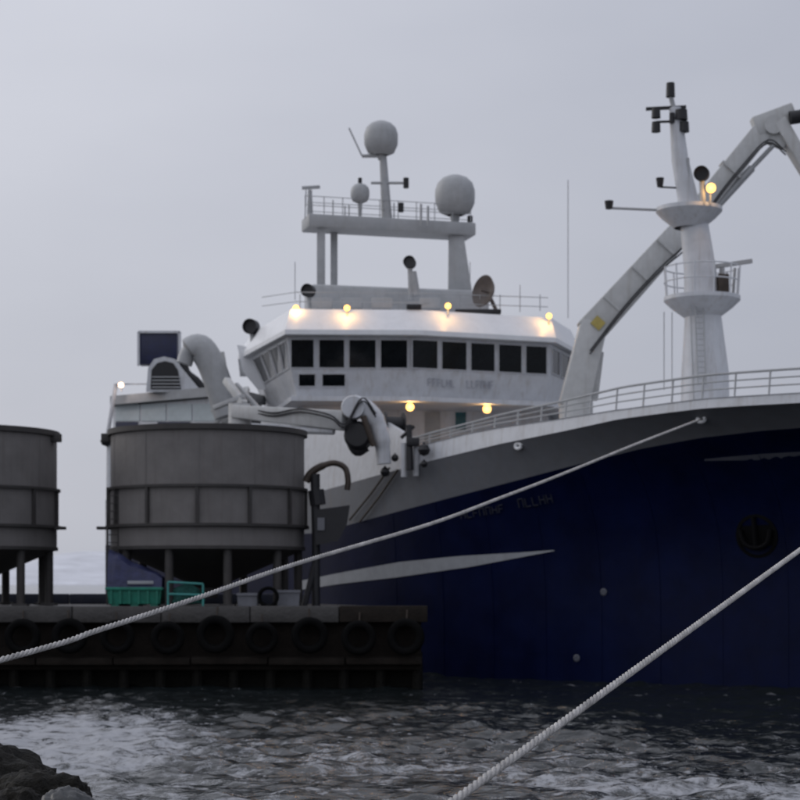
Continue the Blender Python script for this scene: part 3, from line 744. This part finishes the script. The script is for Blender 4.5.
for a, b2 in (((400, 470), (362, 522)), ((392, 468), (352, 520))):
    ta, za = hull_at(*a); tb, zbb = hull_at(*b2); k.tube([hp(ta, za, .14), hp((ta + tb) / 2, (za + zbb) / 2, .12), hp(tb, zbb, .14)], .05, n=6)
k.build('pilot_ladder', 'rust', ship)
for px, py in ((404, 459), (416, 458)):
    k = MB(); k.tube([P(px, py + 18, 77.2), P(px, py - 16, 77.2)], .13, n=10); k.build('rail_stanchion', 'white', ship)

# ------------------------------------------------------------------ fish pump crane on the starboard side
YP = 77.9
pc = empty('pump_crane', P(240, 430, YP + 4)); pc.parent = ship; pc.location = W[pc.name] - W[ship.name]
def pp(px, py, dy=0.0): return P(px, py, YP + dy)
k = MB(); k.beam(pp(236, 412, 2.5), pp(346, 421), .9, m_(13, YP), .8, m_(20, YP), bev=.07); k.build('boom', 'crane', pc)
k = MB(); k.tube([pp(252, 427, 1.6), pp(300, 430, .8), pp(334, 431, .2)], .17, n=10); k.build('hydraulic_ram', 'white', pc)
k = MB(); k.tube([pp(240, 436, 2.6), pp(240, 404, 2.6)], m_(12, YP), n=16); k.build('slewing_post', 'crane', pc)
for off in (0, 3):                                      # hoses looping along the pump boom
    k = MB(); k.tube(smoothpath([pp(246, 407 + off, 1.9), pp(272, 413 + off, 1.1), pp(300, 409 + off, .4), pp(330, 415 + off, -.5), pp(345, 424 + off, -.6), pp(362, 398 + off, -.6), pp(376, 414 + off, -.6)], 5), .04, n=6); k.build('hydraulic_hose', 'black', pc)
for a, b2, wv in (((226, 380), (244, 404), .3), ((247, 388), (238, 420), .24), ((214, 408), (244, 396), .2), ((236, 384), (262, 412), .18)):
    k = MB(); k.beam(pp(*a, 3.2), pp(*b2, 2.2), wv, wv, bev=.02); k.build('crane_strut', 'crane' if wv > .21 else 'grey', pc)
k = MB(); k.lathe(pp(353, 407, -.5), [(0, 0), (m_(11, YP), 0), (m_(12, YP), .15), (m_(12, YP), .85), (m_(11, YP), 1), (0, 1)], n=20, axis=(0, 1, 0)); k.build('knuckle', 'white', pc)
k = MB(); k.tube(smoothpath([pp(352, 404), pp(366, 410), pp(377, 424), pp(382, 443), pp(384, 464)], 5), [.44] * 10 + [.38] * 6 + [.32] * 5, n=14); k.build('gooseneck', 'white', pc)
k = MB(); k.lathe(pp(357, 435, -.35), [(0, 0), (.48, 0), (.62, .1), (.62, .6), (.48, .7), (0, .7)], n=24, axis=(.25, 1, 0))
k.tube(smoothpath([pp(357, 412), pp(351, 424), pp(350, 440), pp(357, 452), pp(367, 447)], 4), .19, n=8); k.build('power_block', 'black', pc)
k = MB(); k.tube([pp(363, 416, -.5), pp(374, 446, -.5)], .13, n=10); k.build('block_link', 'rust', pc)

# ------------------------------------------------------------------ aft deck structures
YA = 93.0
def ap(px, py, dy=0.0): return P(px, py, YA + dy)
k = MB()
aft = [(113, 95.5), (225, 90.5), (262, 95), (150, 104)]
k.rings([ring_at(aft, 8.2), ring_at(aft, zpx(402, 93))]); ah = k.build('aft_house', 'white', ship, smooth=15)
aftp = [(110, 95.0), (225, 90.0), (266, 95), (148, 105)]
k = MB(); k.rings([ring_at(aftp, zpx(401, 93)), ring_at(aftp, zpx(392, 93))]); k.build('roof_slab', 'grey', ah, smooth=15)
def aw(px, py, pr=0.0):
    A = Vector((PX(113, 95.5), 95.5, 0)); B = Vector((PX(225, 90.5), 90.5, 0)); kx = (px - 400) / F; d = B - A
    u = (kx * A.y - A.x) / (d.x - kx * d.y); p = A + d * u; p.z = zpx(py, p.y); return p + Vector((-.4, -1, 0)).normalized() * pr
pale = mat('pale_turquoise_panel', (0.50, 0.56, 0.58), .6, var=.1)
for a, b2 in ((116, 140), (142, 166), (168, 192), (194, 216)):
    k = MB(); k.rings([[aw(a, 421, .0), aw(b2, 421, .0), aw(b2, 404, .0), aw(a, 404, 0)], [aw(a, 421, .05), aw(b2, 421, .05), aw(b2, 404, .05), aw(a, 404, .05)]]); k.build('wall_panel', pale, ah, smooth=0)
for a, b2 in ((116, 138), (158, 190)):
    k = MB(); k.rings([[aw(a, 430, .0), aw(b2, 430, .0), aw(b2, 422, .0), aw(a, 422, 0)], [aw(a, 430, .06), aw(b2, 430, .06), aw(b2, 422, .06), aw(a, 422, .06)]]); k.build('window', 'navybox', ah, smooth=0)
k = MB(); k.tube([ap(116, 384, 1), ap(106, 444, 1)], .11, n=8); k.tube([ap(116, 384, 1), ap(152, 384, 1)], .04, n=6); k.build('aft_rail', 'white', ship)
k = MB(); k.lathe(ap(107, 441, .6), [(0, -.3), (.26, -.2), (.36, 0), (.26, .22), (0, .3)], n=16); k.build('buoy_fender', 'black', ship)
k = MB(); k.tube([ap(112, 440, .8), ap(111, 545, .8)], .28, n=10); k.build('stern_post', 'white', ship)
floodlight(121, 385, YA + .5, .16, lens='lampwhite', energy=15, colr=(1, .8, .7), stem=.2)
k = MB(); k.box(ap(159, 349, .8), (m_(39, YA), .9, m_(33, YA)), bev=.04); fb = k.build('vent_box', 'navybox', ship)
k = MB()
for s_, t2 in (((138.5, 332), (138.5, 366)), ((138.5, 332), (180, 332)), ((180, 332), (180, 366))): k.beam(ap(*s_, .3), ap(*t2, .3), .12, .12)
k.build('frame', 'white', fb)
# winch hood: white rounded hood with a dark louvred mouth
k = MB()
hood = [(146, 392), (148, 368), (154, 359), (164, 356.5), (175, 359), (182, 368), (202, 392)]
k.rings([[ap(*p, -.6) for p in hood], [ap(*p, 1.5) for p in hood]]); hd = k.build('winch_hood', 'white', ship, smooth=0)
mouth = [(150.5, 389), (151.5, 370), (157, 363), (165, 361), (173, 363), (178, 370), (181, 389)]
k = MB(); k.rings([[ap(*p, -.57) for p in mouth], [ap(*p, -.65) for p in mouth]]); mo = k.build('mouth', 'black', hd, smooth=0)
for i in range(4):
    k = MB(); k.beam(ap(152, 377 + i * 3.4, -.68), ap(180, 377 + i * 3.4, -.68), .06, .06); k.build('louvre', 'grey', hd)
# fat bent exhaust trunk beside the hood
k = MB(); k.tube(smoothpath([ap(184, 364, -4.5), ap(189, 352, -4.5), ap(200, 348, -4.5), ap(210, 362, -4.5), ap(219, 386, -4.5), ap(228, 416, -4.5)], 5), [.40] * 6 + [.68] * 20, n=18)
k.build('exhaust_trunk', 'grey', ship)
k = MB(); k.tube(smoothpath([ap(183, 352, -.2), ap(186, 372, -.2), ap(199, 384, -.2), ap(210, 408, -.2)], 4), .22, n=10); k.build('black_hose', 'black', ship)
k = MB(); k.rings([[ap(*p, -1.5) for p in ((237, 345), (263, 349), (275, 389), (258, 390), (243, 372))], [ap(*p, -.3) for p in ((237, 345), (263, 349), (275, 389), (258, 390), (243, 372))]]); k.build('wing_bracket', 'roofwhite', ship, smooth=0)
k = MB()
for px in (212, 222, 232, 243): k.tube([ap(px, 412, -2), ap(px + 4, 392, -2)], .07, n=6)
k.tube([ap(222, 352, -1.9), ap(226, 376, -1.9)], .12, n=8); k.build('net_guide', 'crane', ship); k = MB(); k.lathe(ap(232, 420, -2.6), [(.2, -.5), (.42, -.5), (.42, .5), (.2, .5)], n=16, axis=(1, 0, 0)); k.build('net_roller', 'crane', ship); k = MB(); k.lathe(ap(222, 424, -2.6), [(.2, -.2), (.36, -.2), (.36, .2), (.2, .2)], n=16, axis=(0, 1, 0))
k.build('net_roller', 'crane', ship)
k = MB(); k.lathe(P(250, 424, 86), [(.1, -.5), (.34, -.5), (.34, .5), (.1, .5)], n=16, axis=(1, 0, 0)); k.build('winch_drum', 'black', ship)

# ------------------------------------------------------------------ pier
YPF = 68.0; zDk = zpx(606, YPF); XR = PX(428, YPF); XL = -46.0
pier = empty('pier', (-14, YPF + 4, 0)); tag(pier, 'dark concrete pier carrying the two silos, hung with tyre fenders', 'pier')
def poly_pr(pts, z0_, z1_, name, m, parent=pier, bev=0):
    k = MB(); k.rings([[Vector((x, y, z0_)) for x, y in pts], [Vector((x, y, z1_)) for x, y in pts]]); return k.build(name, m, parent, smooth=0)
poly_pr([(XL, YPF + .25), (XR - .3, YPF + .25), (-3.6, 79.5), (XL, 79.5)], zDk - .55, zDk - .06, 'deck_slab', 'concrete')
n_ = 14; segw = (XR - XL) / n_
for i in range(n_):                                    # cap beam cast in lengths, the end block in a darker colour
    k = MB(); k.box((XL + (i + .5) * segw, YPF + .2, zDk - .31 + random.uniform(-.012, .012)), (segw - .03, .46, .62), bev=.035); k.build('cap_beam', 'concrete' if i < n_ - 1 else 'timber', pier)
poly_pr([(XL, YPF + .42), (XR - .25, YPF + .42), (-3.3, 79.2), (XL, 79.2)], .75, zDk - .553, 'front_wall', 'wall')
for i in range(16):                                    # timber waler in lengths
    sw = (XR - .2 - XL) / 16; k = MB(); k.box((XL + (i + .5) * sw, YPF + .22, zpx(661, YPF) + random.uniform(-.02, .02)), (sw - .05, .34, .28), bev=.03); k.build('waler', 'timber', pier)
pm = None
for i in range(34):
    xx = XL + .5 + i * (XR - XL - .9) / 33; p = Vector((xx, YPF + .75, -1.5))
    if pm is None:
        k = MB(); k.tube([p, p + UP * 1.2, p + UP * 2.9], [.24, .22, .2], n=10); pm = k.build('pile', 'pile', pier); b0 = p.copy()
    else: inst(pm, W[pm.name] + (p - b0), pier, 'pile')
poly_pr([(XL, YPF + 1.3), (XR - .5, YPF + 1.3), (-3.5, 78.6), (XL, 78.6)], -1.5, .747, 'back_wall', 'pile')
for i in range(12):
    sw = (-4 - XL) / 12; k = MB(); k.box((XL + (i + .5) * sw, 79.0, zDk + .16), (sw - .06, .4, .46), bev=.04); k.build('kerb_block', 'kerb', pier)
# tyres hung along the face
tyre_lab = {24: 'black tyre fender hung on the pier below the left silo', 72: 'black tyre fender hung on the pier below the gap between the silos',
            119: 'black tyre fender hung on the pier below the green bin', 167: 'black tyre fender hung on the pier below the green net heap',
            215: 'black tyre fender hung on the pier below the middle of the right silo', 262: 'black tyre fender hung on the pier below the grey crates',
            310: 'black tyre fender hung on the pier below the loading chute', 358: 'second black tyre fender from the right end of the pier', 405: 'black tyre fender hung at the right end of the pier'}
def tyre(px, first=[None]):
    c = Vector((PX(px, YPF), YPF - .26, zpx(636 + random.uniform(-1.5, 1.5), YPF)))
    if first[0] is None:
        root = empty('tyre_fender', c - UP * .68); k = MB(); prof = [(.40, -.14), (.45, -.19), (.58, -.20), (.66, -.15), (.68, -.05), (.68, .05), (.66, .15), (.58, .20), (.45, .19), (.40, .14), (.37, 0), (.40, -.14)]
        k.lathe(c, prof, n=28, axis=(0, 1, 0)); ty = k.build('tyre', 'rubber', root, smooth=50)
        k = MB(); k.tube([c + UP * .55 + Vector((0, .05, 0)), c + UP * .98 + Vector((0, .12, 0))], .035, n=6); ch = k.build('chain', 'rust', root); first[0] = (root, ty, ch); return root
    r0_, ty, ch = first[0]; loc = c - UP * .68; root = empty('tyre_fender', loc)
    for p in (ty, ch): o = p.copy(); C.objects.link(o); o.parent = root
    q_ = random.uniform(.9, 1.07); root.scale = (q_, random.uniform(.8, 1.1), q_); root.rotation_euler = (random.uniform(-.05, .1), random.uniform(-.12, .12), random.uniform(-.16, .16))
    return root
for px in tyre_lab: tag(tyre(px), tyre_lab[px], 'tyre', 'tyre fenders along the pier face')

# ------------------------------------------------------------------ silos
def silo(px, label):
    Yc = 73.5; cx = PX(px, Yc); zT, zRl, zW, zK = zpx(432, Yc), zpx(490, Yc), zpx(527, Yc), zpx(548, Yc); r = 3.93
    root = empty('silo', (cx, Yc, zDk - .06)); tag(root, label, 'silo', 'steel silos on the pier'); c = Vector((cx, Yc, 0))
    k = MB(); k.lathe(c, [(r, zK), (r, zW + 1), (r, zT - .9), (r, zT), (r - .08, zT), (r - .08, zT - .5), (r * .5, zT - .4), (0, zT - .35)], n=72); k.build('shell', 'tank', root, smooth=30)
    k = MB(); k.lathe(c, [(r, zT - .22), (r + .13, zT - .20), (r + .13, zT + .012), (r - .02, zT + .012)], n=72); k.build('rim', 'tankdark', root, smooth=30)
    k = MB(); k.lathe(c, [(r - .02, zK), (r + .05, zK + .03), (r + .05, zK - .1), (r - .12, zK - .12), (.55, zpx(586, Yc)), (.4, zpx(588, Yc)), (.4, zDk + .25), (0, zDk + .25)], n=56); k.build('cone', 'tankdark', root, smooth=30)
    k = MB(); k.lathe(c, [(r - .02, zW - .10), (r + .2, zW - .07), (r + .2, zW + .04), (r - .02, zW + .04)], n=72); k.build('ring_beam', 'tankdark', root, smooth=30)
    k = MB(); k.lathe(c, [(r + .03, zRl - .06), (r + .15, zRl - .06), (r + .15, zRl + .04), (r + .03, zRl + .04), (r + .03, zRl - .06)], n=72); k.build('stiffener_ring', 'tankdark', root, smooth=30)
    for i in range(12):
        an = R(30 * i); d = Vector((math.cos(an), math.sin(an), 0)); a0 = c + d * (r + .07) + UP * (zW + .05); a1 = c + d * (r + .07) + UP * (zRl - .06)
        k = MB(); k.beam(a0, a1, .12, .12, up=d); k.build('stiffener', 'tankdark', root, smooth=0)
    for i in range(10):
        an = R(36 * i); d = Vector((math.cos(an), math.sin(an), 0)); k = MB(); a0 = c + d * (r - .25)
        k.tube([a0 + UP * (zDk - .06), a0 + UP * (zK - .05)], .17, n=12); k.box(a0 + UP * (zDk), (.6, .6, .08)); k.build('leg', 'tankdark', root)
    for i in range(5):                                  # plate seams
        an = R(-155 + 33 * i); d = Vector((math.cos(an), math.sin(an), 0)); k = MB(); k.beam(c + d * (r + .004) + UP * (zRl + .07), c + d * (r + .004) + UP * (zT - .23), .05, .018, up=d); k.build('weld_seam', 'tank', root, smooth=0)
    k = MB(); d = Vector((1, -.12, 0)) if px < 0 else Vector((-1, -.12, 0)); k.box(c + d * (r + .12) + UP * (zT - .28), (.42, .4, .34), bev=.03); k.build('lifting_lug', 'tankdark', root)
    k = MB(); k.box(c + d * (r + .25) + UP * (zW - .06), (.5, .5, .12)); k.build('ladder_bracket', 'tankdark', root)
    if px > 0:
        lx = c + Vector((-3.55, -2.1, 0)); k = MB()
        for s_ in (-.22, .22): k.tube([lx + Vector((s_, 0, zDk)), lx + Vector((s_, 0, zRl))], .04, n=6)
        for i in range(14): k.tube([lx + Vector((-.22, 0, zDk + .3 + i * .31)), lx + Vector((.22, 0, zDk + .3 + i * .31))], .022, n=5)
        k.build('ladder', 'tankdark', root)
    return root
silo(-41, 'left grey steel silo on the pier, cut off by the picture edge')
silo(208, 'grey steel silo on the pier in front of the trawler stern')

# ------------------------------------------------------------------ gear on the pier deck
YB = 70.6
bn = empty('fish_bin', P(137, 606, YB)); tag(bn, 'green plastic bin on the pier under the left side of the right silo', 'bin')
bn.location.z = zDk - .06; W[bn.name].z = zDk - .06; c0 = W[bn.name]
k = MB(); wx, wy, hz = m_(54, YB), 1.5, m_(18, YB)
k.rings([[c0 + Vector((sx * wx / 2 * f_, sy * wy / 2 * f_, z)) for sx, sy in ((-1, -1), (1, -1), (1, 1), (-1, 1))] for f_, z in ((.94, .12), (1, hz), (.92, hz), (.88, .25))]); k.build('tub', 'green', bn, smooth=0)
for i in range(6):
    k = MB(); xx = -wx * .42 + i * wx * .168; k.box(c0 + Vector((xx, -wy / 2 - .01, hz * .55)), (.08, .1, hz * .75)); k.build('rib', 'green', bn, smooth=0)
k = MB(); k.box(c0 + Vector((0, -wy / 2 - .03, hz)), (wx + .12, .14, .12), bev=.03); k.build('lip', 'green', bn, smooth=0)
for sx in (-1, 0, 1):
    k = MB(); k.box(c0 + Vector((sx * wx * .36, 0, .06)), (.3, wy * .9, .12)); k.build('foot', 'green', bn, smooth=0)
k = MB(); rows = []
for i in range(19):
    u_ = i / 18; row = []
    for j in range(9):
        v_ = j / 8; top = (1.5 - 1.05 * u_) * (1 - abs(2 * v_ - 1) ** 4 * .6); nzv = .14 * mnoise.noise(Vector((u_ * 5, v_ * 4, 1.7)))
        row.append(c0 + Vector((-wx / 2 + u_ * wx, (v_ - .5) * wy, hz + .03 + max(.0, (top + nzv) * (0.0 if j in (0, 8) else 1)))))
    rows.append(row)
k.rings(rows, closed=False)
tp = k.build('tarpaulin', 'tarp', label='dark blue tarpaulin heap lying on the green bin', cat='tarpaulin')
k = MB(); k.box(c0 + Vector((.25, -wy / 2 - .05, hz + .24)), (1.0, .05, .13), bev=.01); k.build('white_hem', 'stripe', tp)
def lump(name, c, s, m, seed_, **kw):
    k = MB(); bmesh.ops.create_icosphere(k.bm, subdivisions=4, radius=1.0)
    for v in k.bm.verts:
        n1 = mnoise.noise(v.co * 1.6 + Vector((seed_, 0, 0))); n2 = mnoise.noise(v.co * 4.5 + Vector((0, seed_, 0))); d = v.co.copy()
        v.co = Vector((d.x * s[0], d.y * s[1], max(d.z, -.25) * s[2])) * (1 + .30 * n1 + .12 * n2) + Vector(c)
    return k.build(name, m, smooth=60, **kw)
lump('net_heap', P(185, 597, 70.4) - UP * .1, (.72, .6, .55), 'net', 3.3, label='heap of green netting on the pier right of the green bin', cat='fishing net')
fr = MB(); y_ = 69.6
for a, b2 in (((168, 606), (168, 582)), ((203, 606), (203, 584)), ((168, 582), (203, 584)), ((168, 594), (203, 595))): fr.tube([P(*a, y_), P(*b2, y_)], .045, n=8)
fr.build('pipe_barrier', mat('teal_pipe', (0.05, 0.26, 0.24), .5), label='low teal pipe barrier in front of the green net heap', cat='barrier')
def crate(px, py_top, Yv, sx, sy, m, lab, rz=0.0):
    base_ = Vector((PX(px, Yv), Yv, zDk - .06)); h_ = zpx(py_top, Yv) - base_.z; root = empty('fish_crate', base_); tag(root, lab, 'crate', 'crates on the pier')
    k = MB(); ca, sa = math.cos(rz), math.sin(rz)
    def q(x, y, z): return base_ + Vector((x * ca - y * sa, x * sa + y * ca, z))
    k.rings([[q(sx / 2 * f_ * i, sy / 2 * f_ * j, z) for i, j in ((-1, -1), (1, -1), (1, 1), (-1, 1))] for f_, z in ((.92, 0), (1, h_), (.93, h_), (.86, .08))]); k.build('tub', m, root, smooth=0)
    k = MB()
    for i in (-1, 1): k.beam(q(-sx / 2 - .02, i * (sy / 2 + .02), h_ - .05), q(sx / 2 + .02, i * (sy / 2 + .02), h_ - .05), .06, .09)
    k.build('lip', m, root, smooth=0)
crate(248, 593, 70.3, .8, .6, 'crate', 'pale grey plastic fish crate left of the black hose coil')
crate(288, 590, 70.8, .9, .6, 'crate', 'taller pale grey fish crate right of the black hose coil', .12)
k = MB(); cc = Vector((PX(268, 69.8), 69.8, zDk + .32))
for i in range(4): k.tube(arc(cc + Vector((0, .1 * i, 0)), .36 - .02 * (i % 2), 0, 2 * math.pi, 20, (1, .1, 0), (0, .12, 1)), .06, n=7, cap=False)
k.build('hose_coil', 'rubber', label='black hose coil standing between the grey crates', cat='hose')
# loading chute: post with arched brown pipe and dark hopper
ch = empty('loading_chute', (PX(315, 72.5), 72.5, zDk - .06)); tag(ch, 'dark post with arched brown pipe and black hopper right of the silo', 'loading chute')
YL = 72.5
def lp(px, py, dy=0.0): return P(px, py, YL + dy)
k = MB(); k.tube([lp(316, 608), lp(316, 540), lp(315, 474)], [.17, .16, .2], n=12); k.box(lp(316, 607), (.8, .8, .1)); k.build('post', 'black', ch)
k = MB(); k.tube([lp(304, 607, -.2), lp(318, 552)], .12, n=8); k.build('brace', 'black', ch)
k = MB(); k.tube(smoothpath([lp(306, 482), lp(310, 474), lp(320, 467), lp(334, 463), (lp(345, 468)), lp(348, 480), lp(347, 490)], 5), [.15] * 12 + [.12] * 19, n=12); k.build('arched_pipe', 'rust', ch)
k = MB(); k.rings([[lp(*p, -.5) for p in ((314, 510), (350, 505), (347, 524), (338, 541), (316, 545))], [lp(*p, .7) for p in ((314, 510), (350, 505), (347, 524), (338, 541), (316, 545))]]); k.build('hopper', 'black', ch, smooth=0)
k = MB(); k.box(lp(321, 524, -.55), (.28, .06, .5)); k.build('plate', 'crate', ch)
k = MB(); k.tube([lp(316, 490), lp(318, 505)], .32, n=10); k.build('valve', 'black', ch)

# ------------------------------------------------------------------ mooring ropes
def rope(pts, r, label, pitch=0.34):
    pts = [Vector(p) for p in pts]; L_ = [0]
    for a, b2 in zip(pts, pts[1:]): L_.append(L_[-1] + (b2 - a).length)
    n = int(L_[-1] / (pitch / 7)); k = MB()
    for st_ in range(3):
        path = []; i = 0
        for q_ in range(n + 1):
            d_ = L_[-1] * q_ / n
            while i < len(L_) - 2 and L_[i + 1] < d_: i += 1
            p = pts[i].lerp(pts[i + 1], (d_ - L_[i]) / (L_[i + 1] - L_[i])); tg = (pts[i + 1] - pts[i]).normalized()
            x = tg.cross(UP).normalized(); y = x.cross(tg); an = 2 * math.pi * (d_ / pitch + st_ / 3)
            path.append(p + (x * math.cos(an) + y * math.sin(an)) * r * .5)
        k.tube(path, r * .56, n=6)
    return k.build('mooring_rope', 'rope', smooth=70, label=label, cat='rope', group='mooring ropes')
A, B = P(0, 660, 22), fl_end; pts = []
for px, py in ((0, 660), (100, 629.5), (200, 597), (300, 562.5), (430, 524), (500, 498), (560, 475), (640, 442.5)):
    kx = (px - 400) / F; d = B - A; u = (kx * A.y - A.x) / (d.x - kx * d.y); pts.append(P(px, py, A.y + d.y * u))
bol1 = Vector((-8.9, 10.6, 1.5))
rope(smoothpath([bol1 + Vector((0, 0, .42))] + pts + [B], 6), .040, 'pale mooring rope from the left edge up past the pier to the trawler bow fairlead')
A = P(455, 800, 15); Bq = P(800, 550, 28); d = Bq - A
bol2 = A - d * .3; bol2 = Vector((bol2.x, min(bol2.y, 11.0), 1.5))
rope([bol2 + UP * .34] + [A + d * f_ for f_ in (0, .25, .5, .75, 1, 1.6)] + [hp(24.6, zt(24.6) - .6, .05)], .040, 'pale mooring rope crossing the open water at lower right')
for i, p in enumerate((bol1, bol2)):
    k = MB(); k.lathe(p, [(.32, 0), (.32, .05), (.16, .08), (.15, .4), (.27, .46), (.27, .56), (.15, .62), (0, .63)], n=24)
    k.build('bollard', 'black', label=('iron bollard on the near quay holding the left rope', 'iron bollard on the near quay holding the right rope')[i], cat='bollard', group='bollards on the near quay')

# ------------------------------------------------------------------ shore rocks at lower left
def boulder(c, s, m, seed_, lab, amp=.3):
    k = MB(); bmesh.ops.create_icosphere(k.bm, subdivisions=5, radius=1.0)
    for v in k.bm.verts:
        d = v.co.copy(); n1 = mnoise.noise(d * 1.3 + Vector((seed_, 1, 0))); n2 = mnoise.noise(d * 3.7 + Vector((0, seed_, 2))); n3 = 0.7 * mnoise.noise(d * 7 + Vector((3, seed_, 2))); n4 = mnoise.noise(d * 26 + Vector((3, 9, seed_)))
        v.co = Vector((d.x * s[0], d.y * s[1], d.z * s[2])) * (1 + amp * n1 + amp * .5 * n2 + .09 * n3 + .05 * n4) + Vector(c)
    return k.build('shore_rock', m, smooth=60, label=lab, cat='rock', group='rocks on the near shore')
boulder(P(-40, 834, 31), (2.05, 1.8, 1.62), 'rock', 4.4, 'largest dark weed covered rock at the left edge of the shore', .16)
boulder(P(38, 826, 29.5), (.98, 1.0, .95), 'rock', 5.7, 'dark weedy rock ridge beside the churned water', .16)
boulder(P(66, 832, 28.0), (.62, .5, .68), 'slab', 8.2, 'smooth wet grey rock in front of the weedy ridge', .10)
boulder(P(10, 830, 27.6), (.66, .6, .62), 'rock', 11.9, 'small dark rock at the bottom left corner', .2)
